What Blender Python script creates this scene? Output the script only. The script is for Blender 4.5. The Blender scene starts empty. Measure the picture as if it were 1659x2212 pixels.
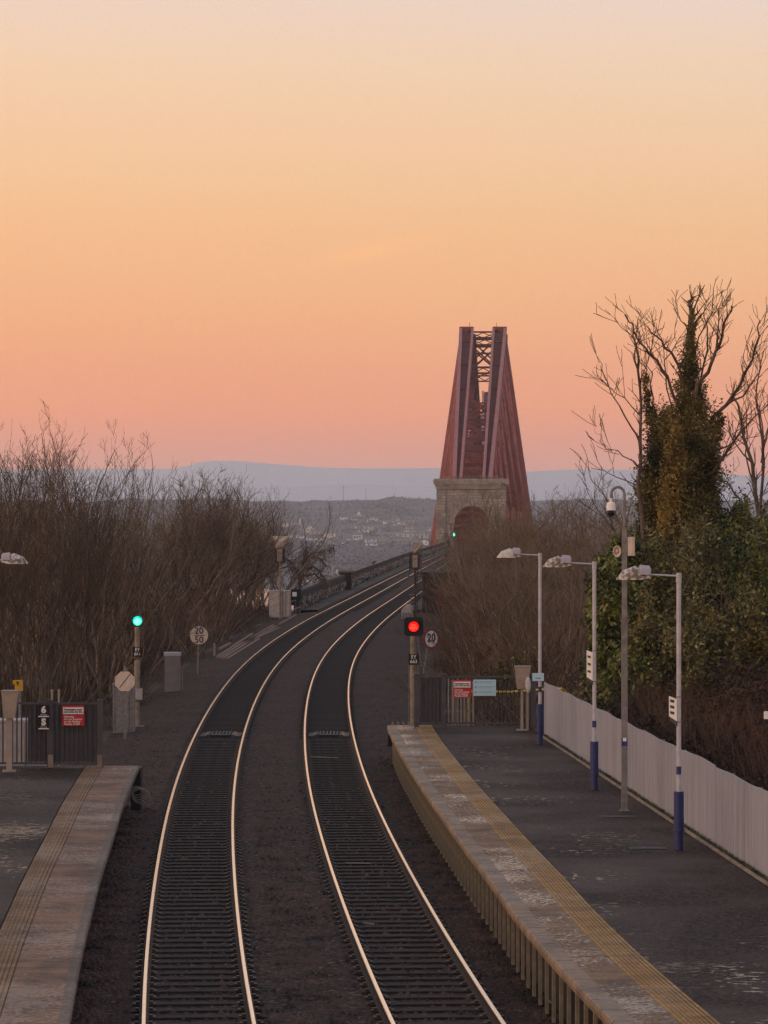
import bpy, math, random
import numpy as np
R=math.radians
random.seed(7); rng=np.random.default_rng(11)
S=bpy.context.scene
F=7373.0; HY=1099.0; CX=829.5; CH=7.0      # picture scale of the lens, horizon, eye height above the rail heads

def wp(x,y,Y):            # a point at distance Y
    return ((x-CX)/F*Y, Y, CH+(HY-y)/F*Y)
def gp(x,y,z=-.25):       # the point of the level z
    Y=F*(CH-z)/(y-HY); return ((x-CX)/F*Y,Y,z)

# ------------------------------------------------------------------ materials
MATS={}
def mat(name,c1,c2=None,scale=4.0,rough=.8,metal=0.0,bump=0.0,bscale=None,stretch=(1,1,1),emit=None,estr=0,spec=.3,island=False,detail=6,coord='Object',lo=.35,hi=.65):
    m=bpy.data.materials.new(name); m.use_nodes=True; nt=m.node_tree; N=nt.nodes; Lk=nt.links
    b=N['Principled BSDF']; b.inputs['Roughness'].default_value=rough; b.inputs['Metallic'].default_value=metal
    b.inputs['Specular IOR Level'].default_value=spec
    b.inputs['Base Color'].default_value=(*c1,1)
    tc=N.new('ShaderNodeTexCoord'); mp=N.new('ShaderNodeMapping'); mp.inputs['Scale'].default_value=stretch
    Lk.new(tc.outputs[coord],mp.inputs['Vector'])
    if c2 is not None:
        if island:
            g=N.new('ShaderNodeNewGeometry'); n=N.new('ShaderNodeTexNoise'); n.inputs['Scale'].default_value=1.1; n.inputs['Detail'].default_value=4
            Lk.new(g.outputs['Position'],n.inputs['Vector'])
            a1=N.new('ShaderNodeMath'); a1.operation='MULTIPLY_ADD'; a1.inputs[1].default_value=.45; a1.inputs[2].default_value=-1.15; Lk.new(g.outputs['Random Per Island'],a1.inputs[0])
            a2=N.new('ShaderNodeMath'); a2.operation='MULTIPLY_ADD'; a2.use_clamp=True; a2.inputs[1].default_value=2.8; Lk.new(n.outputs[0],a2.inputs[0]); Lk.new(a1.outputs[0],a2.inputs[2]); fac=a2.outputs[0]
        else:
            n=N.new('ShaderNodeTexNoise'); n.inputs['Scale'].default_value=scale; n.inputs['Detail'].default_value=detail
            Lk.new(mp.outputs[0],n.inputs['Vector'])
            mr=N.new('ShaderNodeMapRange'); mr.inputs[1].default_value=lo; mr.inputs[2].default_value=hi
            Lk.new(n.outputs[0],mr.inputs[0]); fac=mr.outputs[0]
        mx=N.new('ShaderNodeMix'); mx.data_type='RGBA'
        mx.inputs['A'].default_value=(*c1,1); mx.inputs['B'].default_value=(*c2,1)
        Lk.new(fac,mx.inputs['Factor']); Lk.new(mx.outputs['Result'],b.inputs['Base Color'])
    if bump:
        n2=N.new('ShaderNodeTexNoise'); n2.inputs['Scale'].default_value=bscale or scale*6; n2.inputs['Detail'].default_value=4
        Lk.new(mp.outputs[0],n2.inputs['Vector'])
        bp=N.new('ShaderNodeBump'); bp.inputs['Strength'].default_value=bump; bp.inputs['Distance'].default_value=.02
        Lk.new(n2.outputs[0],bp.inputs['Height']); Lk.new(bp.outputs[0],b.inputs['Normal'])
    if emit:
        b.inputs['Emission Color'].default_value=(*emit,1); b.inputs['Emission Strength'].default_value=estr
    MATS[name]=m; return m

mat('rail_top',(.92,.80,.70),(.80,.68,.60),scale=3,rough=.17,metal=1,stretch=(20,.3,1))
mat('rail_rust',(.045,.026,.018),(.07,.042,.028),scale=8,rough=.85)
mat('sleeper',(.018,.013,.010),(.036,.026,.020),scale=6,rough=.85,bump=.5)
mat('clip',(.07,.045,.03),rough=.6,metal=.3)
mat('soil',(.026,.016,.010),(.082,.052,.032),scale=.7,rough=.95,bump=1,bscale=3)
mat('twig_dark',(.028,.018,.011),(.105,.070,.045),rough=.9,island=True)
mat('twig_red',(.055,.026,.016),(.17,.092,.056),rough=.9,island=True)
mat('twig_light',(.062,.042,.027),(.25,.175,.115),rough=.9,island=True)
mat('bark',(.055,.038,.03),(.14,.105,.08),scale=5,rough=.95,bump=.6,stretch=(1,1,.25))
mat('bark_pale',(.11,.08,.06),(.24,.185,.135),scale=6,rough=.95,bump=.5,stretch=(1,1,.3))
mat('ivy',(.012,.016,.005),(.19,.15,.040),rough=.55,island=True)
mat('ivy_gold',(.10,.075,.018),(.33,.22,.055),rough=.6,island=True)
mat('laurel',(.010,.022,.005),(.17,.18,.035),rough=.45,island=True)
mat('laurel_pale',(.07,.08,.02),(.30,.28,.09),rough=.5,island=True)
mat('bramble',(.012,.007,.0045),(.085,.050,.030),rough=.95,island=True)
mat('dry_grass',(.05,.035,.02),(.16,.115,.06),rough=.95,island=True)
mat('moss',(.08,.075,.022),(.20,.16,.07),rough=.95,island=True)
mat('galv',(.15,.14,.14),(.24,.225,.22),scale=9,rough=.6,metal=.2)
mat('lamp_grey',(.40,.39,.41),(.48,.47,.50),scale=10,rough=.5)
mat('lamp_dirty',(.16,.13,.10),(.55,.53,.50),scale=13,rough=.5,lo=.42,hi=.58)
mat('lamp_clean',(.60,.57,.55),(.45,.42,.38),scale=6,rough=.35)
mat('lamp_hood',(.40,.38,.42),(.34,.32,.35),scale=12,rough=.5)
mat('blue',(.020,.030,.115),(.03,.04,.14),scale=9,rough=.45)
mat('black',(.010,.010,.012),rough=.6)
mat('black_gloss',(.012,.012,.014),rough=.15)
mat('dark_metal',(.035,.033,.040),(.055,.050,.055),scale=6,rough=.6)
mat('fence_steel',(.052,.050,.062),(.075,.068,.075),scale=5,rough=.6)
mat('white_sign',(.78,.75,.72),(.70,.66,.62),scale=5,rough=.5)
mat('cream_sign',(.66,.55,.45),(.55,.44,.35),scale=7,rough=.6)
mat('white',(.75,.74,.73),rough=.5)
mat('red_sign',(.45,.018,.03),rough=.45)
mat('red_rim',(.28,.018,.02),rough=.5)
mat('blue_sign',(.42,.62,.70),(.38,.57,.66),scale=4,rough=.5)
mat('text_dark',(.02,.02,.03),rough=.6)
mat('text_blue',(.22,.38,.48),rough=.6)
mat('text_white',(.72,.70,.66),rough=.6)
mat('yellow',(.62,.34,.02),(.50,.26,.02),scale=9,rough=.5)
mat('yellow_rail',(.62,.50,.05),(.5,.38,.05),scale=5,rough=.5)
mat('beige_box',(.34,.27,.22),(.28,.22,.18),scale=5,rough=.6)
mat('cabinet',(.20,.18,.19),(.16,.145,.15),scale=3,rough=.5)
mat('cab_top',(.36,.36,.42),rough=.4)
mat('cab_white',(.42,.39,.38),(.30,.27,.26),scale=2.5,rough=.6)
mat('timber',(.16,.10,.075),(.26,.17,.12),scale=5,rough=.9,stretch=(8,.6,8))
mat('timber_pale',(.34,.29,.24),(.22,.18,.15),scale=6,rough=.9,stretch=(6,6,.5))
mat('concrete',(.30,.245,.20),(.17,.135,.11),scale=2.2,rough=.85,bump=.4)
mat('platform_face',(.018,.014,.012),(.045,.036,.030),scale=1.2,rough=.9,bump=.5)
mat('post_conc',(.31,.25,.185),(.18,.145,.105),scale=5,rough=.85,bump=.3)
mat('path_conc',(.050,.037,.029),(.088,.066,.050),scale=.8,rough=.9,bump=.4)
mat('cable',(.50,.43,.37),(.12,.10,.09),rough=.8,island=True)
mat('parapet',(.020,.016,.014),(.040,.031,.027),scale=1.5,rough=.85,bump=.3)
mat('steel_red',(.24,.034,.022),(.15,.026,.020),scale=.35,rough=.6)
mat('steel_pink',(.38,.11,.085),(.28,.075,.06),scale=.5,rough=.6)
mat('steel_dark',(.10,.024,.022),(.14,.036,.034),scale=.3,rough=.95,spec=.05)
mat('house_white',(.88,.86,.80),(.80,.77,.70),scale=.2,rough=.8)
mat('house_cream',(.72,.62,.48),(.62,.53,.42),scale=.2,rough=.8)
mat('house_blue',(.62,.76,.80),rough=.8)
mat('house_grey',(.30,.27,.26),(.24,.22,.21),scale=.2,rough=.8)
mat('roof_slate',(.15,.135,.14),(.22,.19,.19),scale=.3,rough=.8)
mat('window',(.05,.05,.06),rough=.15)
mat('wood_far',(.050,.046,.052),(.105,.095,.098),scale=.02,rough=.95,detail=9)
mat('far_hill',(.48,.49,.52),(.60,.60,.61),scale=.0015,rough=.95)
mat('sea',(.02,.03,.04),rough=.12,bump=.6,bscale=.05)
mat('lens_green',(.02,.3,.2),emit=(.0,.86,.50),estr=1.25,rough=.3)
mat('led_green',(.2,.6,.5),emit=(.40,1.0,.85),estr=2.2,rough=.3)
mat('lens_red',(.4,.0,.0),emit=(1.0,.006,.006),estr=1.3,rough=.3)
mat('led_red',(.5,.2,.1),emit=(1.0,.10,.05),estr=1.8,rough=.3)
mat('crow',(.012,.012,.015),rough=.5)

def nodes_of(name):
    m=bpy.data.materials.new(name); m.use_nodes=True; MATS[name]=m
    return m.node_tree.nodes,m.node_tree.links,m.node_tree.nodes['Principled BSDF']
def mth(N,L,op,a,b=None,clamp=False):
    n=N.new('ShaderNodeMath'); n.operation=op; n.use_clamp=clamp
    for i,v in enumerate((a,b)):
        if v is None: continue
        if isinstance(v,(int,float)): n.inputs[i].default_value=v
        else: L.new(v,n.inputs[i])
    return n.outputs[0]
def mixc(N,L,f,a,b,bt='MIX'):
    n=N.new('ShaderNodeMix'); n.data_type='RGBA'; n.blend_type=bt
    for k,v in (('Factor',f),('A',a),('B',b)):
        if isinstance(v,(int,float)): n.inputs[k].default_value=v
        elif isinstance(v,tuple): n.inputs[k].default_value=(*v,1)
        else: L.new(v,n.inputs[k])
    return n.outputs['Result']
def noise(N,L,vec,scale,detail=5,rough=.5):
    n=N.new('ShaderNodeTexNoise'); n.inputs['Scale'].default_value=scale; n.inputs['Detail'].default_value=detail
    n.inputs['Roughness'].default_value=rough; L.new(vec,n.inputs['Vector']); return n.outputs[0]
def mapr(N,L,v,a,b,c=0,d=1):
    n=N.new('ShaderNodeMapRange'); 
    for i,x in enumerate((a,b,c,d)): n.inputs[i+1].default_value=x
    L.new(v,n.inputs[0]); return n.outputs[0]
def scaled(N,L,vec,s):
    n=N.new('ShaderNodeMapping'); n.inputs['Scale'].default_value=s; L.new(vec,n.inputs['Vector']); return n.outputs[0]
def bump(N,L,h,strength,dist,b):
    n=N.new('ShaderNodeBump'); n.inputs['Strength'].default_value=strength; n.inputs['Distance'].default_value=dist
    L.new(h,n.inputs['Height']); L.new(n.outputs[0],b.inputs['Normal'])

# ballast: stones as cells
N,L,b=nodes_of('ballast'); g=N.new('ShaderNodeNewGeometry'); P=g.outputs['Position']
v=N.new('ShaderNodeTexVoronoi'); v.inputs['Scale'].default_value=15; L.new(P,v.inputs['Vector'])
sp=N.new('ShaderNodeSeparateColor'); L.new(v.outputs['Color'],sp.inputs[0])
c=mixc(N,L,sp.outputs[0],(.005,.0035,.003),(.070,.044,.033))
big=noise(N,L,P,.35,4); c=mixc(N,L,mapr(N,L,big,.40,.62),c,mixc(N,L,.5,c,(.075,.032,.020)))
hi=mth(N,L,'GREATER_THAN',sp.outputs[1],.965); c=mixc(N,L,hi,c,(.15,.11,.085))
L.new(c,b.inputs['Base Color']); b.inputs['Roughness'].default_value=.9; b.inputs['Specular IOR Level'].default_value=.2
bump(N,L,v.outputs['Distance'],1.0,.05,b)
# platform asphalt, damp
N,L,b=nodes_of('asphalt'); g=N.new('ShaderNodeNewGeometry'); P=g.outputs['Position']
fine=noise(N,L,P,17,3,.75); mid=noise(N,L,P,1.1,5); wide=noise(N,L,P,.33,3)
c=mixc(N,L,mapr(N,L,fine,.45,.62),(.010,.0065,.005),(.088,.057,.040))
c=mixc(N,L,mapr(N,L,wide,.4,.62),c,mixc(N,L,.7,c,(.11,.082,.064)))
L.new(c,b.inputs['Base Color'])
wet=mth(N,L,'ADD',mth(N,L,'MULTIPLY',noise(N,L,P,5.5,5,.65),.62),mth(N,L,'MULTIPLY',noise(N,L,P,.30,3),.5))
sy=N.new('ShaderNodeSeparateXYZ'); L.new(P,sy.inputs[0])
wet=mth(N,L,'ADD',wet,mth(N,L,'ADD',mth(N,L,'MULTIPLY',mapr(N,L,sy.outputs[1],46,55),-.055),mth(N,L,'MULTIPLY',mapr(N,L,sy.outputs[0],-6,-7),.045)))
fl=mapr(N,L,wet,.60,.625)
L.new(mth(N,L,'SUBTRACT',.80,mth(N,L,'MULTIPLY',fl,.66)),b.inputs['Roughness'])
b.inputs['Specular IOR Level'].default_value=.14
hb=mth(N,L,'MULTIPLY',fine,mth(N,L,'SUBTRACT',1.0,mth(N,L,'MULTIPLY',fl,.93)))
bump(N,L,hb,.8,.02,b)
# paving slabs and tactile paving laid along the edge; UV = (metres along, metres across)
def paving(name,ca,cb,dark,step,wetamt,groove=None,frost_glint=0.0):
    N,L,b=nodes_of(name); uv=N.new('ShaderNodeUVMap').outputs[0]
    s=N.new('ShaderNodeSeparateXYZ'); L.new(uv,s.inputs[0]); u=s.outputs[0]; w=s.outputs[1]
    k=mth(N,L,'DIVIDE',u,step); wn=N.new('ShaderNodeTexWhiteNoise'); wn.noise_dimensions='1D'
    L.new(mth(N,L,'FLOOR',k),wn.inputs['W'])
    c=mixc(N,L,wn.outputs[0],ca,cb)
    g=N.new('ShaderNodeNewGeometry'); P=g.outputs['Position']
    st=noise(N,L,P,1.6,6,.65); c=mixc(N,L,mapr(N,L,st,.42,.64,0,.8),c,dark)
    fi=noise(N,L,P,30,3,.7); c=mixc(N,L,mapr(N,L,fi,.35,.7,0,.5),c,mixc(N,L,.5,c,ca))
    j=mth(N,L,'LESS_THAN',mth(N,L,'FRACT',k),.035)
    if groove:
        gj=mth(N,L,'LESS_THAN',mth(N,L,'FRACT',mth(N,L,'DIVIDE',w,groove)),.22); j=mth(N,L,'MAXIMUM',j,mth(N,L,'MULTIPLY',gj,.8))
    c=mixc(N,L,j,c,(.035,.024,.016))
    wet=mth(N,L,'ADD',mth(N,L,'MULTIPLY',noise(N,L,P,15.0,4,.6),.6),mth(N,L,'MULTIPLY',noise(N,L,P,.45,3),.5))
    fl=mapr(N,L,wet,.565,.60)
    if frost_glint:
        c=mixc(N,L,mth(N,L,'MULTIPLY',mapr(N,L,wet,.60,.64),frost_glint),c,(.42,.41,.43))  # whitish streaks: frost and sky reflection on wet slabs, both put into the colour
    L.new(c,b.inputs['Base Color'])
    L.new(mth(N,L,'SUBTRACT',.8,mth(N,L,'MULTIPLY',fl,wetamt)),b.inputs['Roughness'])
    b.inputs['Specular IOR Level'].default_value=.28
    bump(N,L,mth(N,L,'ADD',fi,mth(N,L,'MULTIPLY',st,1.5)),.45,.01,b)
paving('slab_r',(.20,.115,.056),(.27,.16,.082),(.075,.048,.030),.76,.56,frost_glint=.30)
paving('coping_r',(.26,.18,.115),(.31,.215,.14),(.11,.08,.06),.9,.25)
paving('tactile_r',(.37,.195,.055),(.43,.235,.075),(.17,.09,.035),.4,.30,groove=.0667)
paving('slab_l',(.20,.105,.055),(.27,.15,.088),(.06,.042,.034),.62,.35)
paving('coping_l',(.19,.135,.095),(.12,.085,.06),(.09,.07,.055),.3,.25)
paving('tactile_l',(.24,.125,.048),(.29,.16,.068),(.10,.062,.036),.4,.30,groove=.0667)
# pale boarded fence with run-down stains
N,L,b=nodes_of('fence_paint'); g=N.new('ShaderNodeNewGeometry'); P=g.outputs['Position']
st=noise(N,L,scaled(N,L,P,(6,6,.35)),1.0,6,.6); big=noise(N,L,P,.5,3)
c=mixc(N,L,mapr(N,L,st,.40,.68),(.325,.32,.375),(.225,.22,.25)); c=mixc(N,L,mapr(N,L,big,.35,.65,0,.45),c,(.36,.355,.405))
L.new(c,b.inputs['Base Color']); b.inputs['Roughness'].default_value=.65
# masonry of the portal
N,L,b=nodes_of('masonry'); tc=N.new('ShaderNodeTexCoord'); O=tc.outputs['Object']
s=N.new('ShaderNodeSeparateXYZ'); L.new(O,s.inputs[0]); cb=N.new('ShaderNodeCombineXYZ')
L.new(mth(N,L,'ADD',s.outputs[0],s.outputs[1]),cb.inputs[0]); L.new(s.outputs[2],cb.inputs[1])
br=N.new('ShaderNodeTexBrick'); L.new(cb.outputs[0],br.inputs['Vector']); br.inputs['Scale'].default_value=1.0
br.inputs['Brick Width'].default_value=1.5; br.inputs['Row Height'].default_value=.62; br.inputs['Mortar Size'].default_value=.05
br.inputs['Color1'].default_value=(.44,.375,.31,1); br.inputs['Color2'].default_value=(.29,.245,.205,1); br.inputs['Mortar'].default_value=(.20,.165,.135,1)
nn=noise(N,L,O,.5,6); c=mixc(N,L,mapr(N,L,nn,.40,.58,0,.9),br.outputs[0],(.17,.15,.13))
L.new(c,b.inputs['Base Color']); b.inputs['Roughness'].default_value=.9; bump(N,L,br.outputs['Fac'],.6,.05,b)
mat('masonry_plain',(.34,.295,.245),(.21,.18,.155),scale=.8,rough=.9)

# ------------------------------------------------------------------ mesh building
class MB:
    def __init__(s): s.v=[]; s.f=[]; s.m=[]; s.uv=None; s.seg={}
    def quad(s,a,b,c,d,m=0):
        i=len(s.v); s.v+=[a,b,c,d]; s.f.append((i,i+1,i+2,i+3)); s.m.append(m)
    def hexa(s,p,m=0):     # p: 8 corners, bottom 4 ccw then top 4
        i=len(s.v); s.v+=p
        for q in ((3,2,1,0),(4,5,6,7),(0,1,5,4),(1,2,6,5),(2,3,7,6),(3,0,4,7)): s.f.append(tuple(i+k for k in q)); s.m.append(m)
    def box(s,c,size,m=0,rz=0.0,taper=1.0):
        hx,hy,hz=size[0]/2,size[1]/2,size[2]/2; C,Sn=math.cos(rz),math.sin(rz); p=[]
        for z,k in ((-hz,1),(hz,taper)):
            for x,y in ((-hx,-hy),(hx,-hy),(hx,hy),(-hx,hy)):
                x*=k;y*=k; p.append((c[0]+x*C-y*Sn,c[1]+x*Sn+y*C,c[2]+z))
        s.hexa(p,m)
    def bb(s,x0,x1,y0,y1,z0,z1,m=0): s.box(((x0+x1)/2,(y0+y1)/2,(z0+z1)/2),(x1-x0,y1-y0,z1-z0),m)
    def tube(s,p,q,r0,r1=None,n=8,m=0,cap=True):
        r1=r0 if r1 is None else r1
        a=np.array(p,float);b=np.array(q,float);d=b-a;l=np.linalg.norm(d)
        if l<1e-9:return
        d/=l;u=np.cross(d,(0,0,1) if abs(d[2])<.9 else (1,0,0));u/=np.linalg.norm(u);w=np.cross(d,u);i=len(s.v)
        for c,r in ((a,r0),(b,r1)):
            for k in range(n):
                t=2*math.pi*k/n; s.v.append(tuple(c+r*(math.cos(t)*u+math.sin(t)*w)))
        for k in range(n): s.f.append((i+k,i+(k+1)%n,i+n+(k+1)%n,i+n+k)); s.m.append(m)
        if cap: s.f.append(tuple(i+n-1-k for k in range(n)));s.m.append(m); s.f.append(tuple(i+n+k for k in range(n)));s.m.append(m)
    def beam(s,p,q,w,h=None,m=0):    # rectangular bar
        h=h or w
        a=np.array(p,float);b=np.array(q,float);d=b-a;l=np.linalg.norm(d);d/=l
        u=np.cross(d,(0,0,1) if abs(d[2])<.95 else (0,1,0));u/=np.linalg.norm(u);v=np.cross(u,d)
        pts=[]
        for c in (a,b):
            for sx,sy in ((-1,-1),(1,-1),(1,1),(-1,1)): pts.append(tuple(c+u*sx*w/2+v*sy*h/2))
        s.hexa(pts,m)
    def path(s,pts,r,n=6,m=0):
        for a,b in zip(pts[:-1],pts[1:]): s.tube(a,b,r,n=n,m=m)
    def lathe(s,c,prof,n=16,m=0,axis='z'):   # prof: (r, h)
        i=len(s.v)
        for r,h in prof:
            for k in range(n):
                t=2*math.pi*k/n; x,y=r*math.cos(t),r*math.sin(t)
                s.v.append((c[0]+x,c[1]+y,c[2]+h) if axis=='z' else (c[0]+x,c[1]+h,c[2]+y))
        for j in range(len(prof)-1):
            for k in range(n): s.f.append((i+j*n+k,i+j*n+(k+1)%n,i+(j+1)*n+(k+1)%n,i+(j+1)*n+k)); s.m.append(m)
        s.f.append(tuple(i+n-1-k for k in range(n)));s.m.append(m); e=i+(len(prof)-1)*n
        s.f.append(tuple(e+k for k in range(n)));s.m.append(m)
    def prism(s,pts,y0,y1,m=0):   # polygon in x,z extruded along y
        i=len(s.v);n=len(pts)
        for y in (y0,y1): s.v+=[(x,y,z) for x,z in pts]
        s.f.append(tuple(range(i,i+n)));s.m.append(m); s.f.append(tuple(i+2*n-1-k for k in range(n)));s.m.append(m)
        for k in range(n): s.f.append((i+k,i+n+k,i+n+(k+1)%n,i+(k+1)%n)); s.m.append(m)
    def prismx(s,pts,x0,x1,m=0):  # polygon in y,z extruded along x
        i=len(s.v);n=len(pts)
        for x in (x0,x1): s.v+=[(x,y,z) for y,z in pts]
        s.f.append(tuple(range(i,i+n)));s.m.append(m); s.f.append(tuple(i+2*n-1-k for k in range(n)));s.m.append(m)
        for k in range(n): s.f.append((i+k,i+n+k,i+n+(k+1)%n,i+(k+1)%n)); s.m.append(m)
    def text(s,txt,c,size,m=0,rz=0.0,align='CENTER',bold=0.0,line=1.0,sx=1.0,shear=0.0):
        cu=bpy.data.curves.new('t','FONT'); cu.body=txt; cu.size=size; cu.align_x=align; cu.align_y='CENTER'; cu.extrude=.004; cu.offset=bold; cu.space_line=line; cu.shear=shear; cu.resolution_u=3
        o=bpy.data.objects.new('t',cu); me=bpy.data.meshes.new_from_object(o)
        i=len(s.v);C,Sn=math.cos(rz),math.sin(rz)
        for q in me.vertices:
            x,z,y=q.co.x*sx,q.co.y,-q.co.z; s.v.append((c[0]+x*C-y*Sn,c[1]+x*Sn+y*C,c[2]+z))
        for p in me.polygons: s.f.append(tuple(i+k for k in p.vertices)); s.m.append(m)
        bpy.data.objects.remove(o); bpy.data.curves.remove(cu); bpy.data.meshes.remove(me)
COL=S.collection
def link(name,me,parent=None,loc=None):
    o=bpy.data.objects.new(name,me); COL.objects.link(o)
    if parent is not None: o.parent=parent
    if loc is not None: o.location=loc
    return o
def build(name,b,mats,parent=None,origin=None,smooth=False):
    """one mesh object; coordinates are given in the world, kept local to the thing's base"""
    org=np.zeros(3)
    if parent is not None:
        q=parent
        while q is not None: org+=np.array(q.location); q=q.parent
    elif origin is not None: org=np.array(origin,float)
    me=bpy.data.meshes.new(name)
    me.from_pydata([tuple(np.array(v)-org) for v in b.v] if org.any() else b.v,[],b.f)
    for m in (mats if isinstance(mats,(list,tuple)) else [mats]): me.materials.append(MATS[m])
    me.polygons.foreach_set('material_index',b.m)
    if smooth: me.polygons.foreach_set('use_smooth',[True]*len(b.f))
    if b.uv:
        ul=me.uv_layers.new(name='UVMap')
        ul.data.foreach_set('uv',np.array(b.uv,float).ravel())
    me.update()
    return link(name,me,parent,None if parent is not None else (tuple(origin) if origin is not None else None))
def tag(o,label=None,cat=None,group=None,kind=None):
    if label:o['label']=label
    if cat:o['category']=cat
    if group:o['group']=group
    if kind:o['kind']=kind
    return o
def thing(name,loc,label,cat,group=None):
    o=bpy.data.objects.new(name,None); COL.objects.link(o); o.location=loc; o.empty_display_size=.3
    return tag(o,label,cat,group)
def copy_tree(o,parent=None):
    c=o.copy(); COL.objects.link(c); c.parent=parent
    for ch in list(o.children): copy_tree(ch,c)
    return c
def npmesh(name,V,Fq,mats,mi=None):
    """V (n,3), Fq (m,k) arrays"""
    me=bpy.data.meshes.new(name); n,k=Fq.shape
    me.vertices.add(len(V)); me.vertices.foreach_set('co',V.astype(np.float32).ravel())
    me.loops.add(n*k); me.loops.foreach_set('vertex_index',Fq.astype(np.int32).ravel())
    me.polygons.add(n); me.polygons.foreach_set('loop_start',np.arange(0,n*k,k,dtype=np.int32)); me.polygons.foreach_set('loop_total',np.full(n,k,dtype=np.int32))
    for m in (mats if isinstance(mats,(list,tuple)) else [mats]): me.materials.append(MATS[m])
    if mi is not None: me.polygons.foreach_set('material_index',np.asarray(mi,dtype=np.int32))
    me.update(calc_edges=True); return me
def segmesh(name,segs,mats,n=3):
    """segs: rows p0(3) p1(3) r0 r1 -> open n-sided tubes"""
    A=np.array(segs,float); p=A[:,:3];q=A[:,3:6];d=q-p;l=np.linalg.norm(d,axis=1,keepdims=True);d=d/np.maximum(l,1e-6)
    ref=np.where(np.abs(d[:,2:3])<.9,np.array([[0,0,1.]]),np.array([[1.,0,0]]))
    u=np.cross(d,ref);u/=np.linalg.norm(u,axis=1,keepdims=True);w=np.cross(d,u)
    V=np.zeros((len(A),2*n,3))
    for k in range(n):
        t=2*math.pi*k/n;o=math.cos(t)*u+math.sin(t)*w
        V[:,k]=p+o*A[:,6:7]; V[:,n+k]=q+o*A[:,7:8]
    base=(np.arange(len(A))*2*n)[:,None]
    Fs=[base+np.array([[k,(k+1)%n,n+(k+1)%n,n+k]]) for k in range(n)]
    return npmesh(name,V.reshape(-1,3),np.stack(Fs,1).reshape(-1,4),mats)
def leafmesh(name,C,size,mats,flat=0.0):
    n=len(C); a=rng.normal(size=(n,3)); a[:,2]*=(1-flat); a/=np.linalg.norm(a,axis=1,keepdims=True)
    b=rng.normal(size=(n,3)); b-=a*(a*b).sum(1,keepdims=True); b/=np.linalg.norm(b,axis=1,keepdims=True)
    s=size*rng.uniform(.5,1.3,(n,1)); V=np.stack([C-a*s,C+b*s*.45,C+a*s,C-b*s*.45],1).reshape(-1,3)
    return npmesh(name,V,np.arange(4*n).reshape(-1,4),mats)
def blademesh(name,Bp,h,w,lean,mats):
    n=len(Bp); t=rng.uniform(0,2*math.pi,n); sx=np.cos(t)*w;sy=np.sin(t)*w
    hh=h*rng.uniform(.4,1.2,n); le=rng.normal(size=(n,2))*lean*hh[:,None]
    V=np.zeros((n,3,3)); V[:,0]=Bp;V[:,1]=Bp;V[:,0,0]-=sx;V[:,0,1]-=sy;V[:,1,0]+=sx;V[:,1,1]+=sy
    V[:,2]=Bp;V[:,2,0]+=le[:,0];V[:,2,1]+=le[:,1];V[:,2,2]+=hh
    return npmesh(name,V.reshape(-1,3),np.arange(3*n).reshape(-1,3),mats)

# ------------------------------------------------------------------ alignment of the line
_my=[0,20,46.4,56.5,64.7,73.2,84.2,94.4,106.2,115.9,126,140.8,157.9,175.7,195.5,217,240,267,306,343.8,375.6,410,437,521,620,720,1000,2500]
_mx=[3.3,1.2,-.90,-1.47,-1.907,-2.33,-2.80,-3.13,-3.44,-3.64,-3.79,-3.92,-3.88,-3.60,-3.08,-2.35,-1.40,-.22,1.42,3.05,4.42,5.90,6.95,10.4,14.4,18.44,29.9,91.4]
_yy=np.arange(0,2500,1.0); _xx=np.interp(_yy,_my,_mx)
_k=np.exp(-.5*(np.arange(-24,25)/9.0)**2);_k/=_k.sum()
_xs=np.convolve(np.pad(_xx,24,mode='reflect',reflect_type='odd'),_k,mode='valid')
def M(Y): return float(np.interp(Y,_yy,_xs))
def rz_(Y):
    t=min(max((Y-380)/340,0),1); return -.75*t*t*(3-2*t)
def sweep(b,prof,ys,xf,zf=lambda y:0,mids=None,uv=False,closed=False):
    """prof: (dx,dz) list swept along the line"""
    i0=len(b.v);n=len(prof)
    for y in ys:
        x=xf(y);z=zf(y)
        for dx,dz in prof: b.v.append((x+dx,y,z+dz))
    acc=[0]
    for k in range(1,n): acc.append(acc[-1]+math.hypot(prof[k][0]-prof[k-1][0],prof[k][1]-prof[k-1][1]))
    if uv and b.uv is None:b.uv=[]
    for j in range(len(ys)-1):
        for k in range(n if closed else n-1):
            k2=(k+1)%n; a=i0+j*n+k; c=i0+j*n+k2
            b.f.append((a,c,c+n,a+n)); b.m.append(mids[k] if mids else 0)
            if uv: b.uv+=[(ys[j],acc[k]),(ys[j],acc[k2]),(ys[j+1],acc[k2]),(ys[j+1],acc[k])]
def frange(a,b,s):
    r=[];x=a
    while x<b-1e-6: r.append(x); x+=s
    r.append(b); return r
YS=frange(18,130,1)+frange(132,260,2)[0:]+frange(265,720,6)

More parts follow.
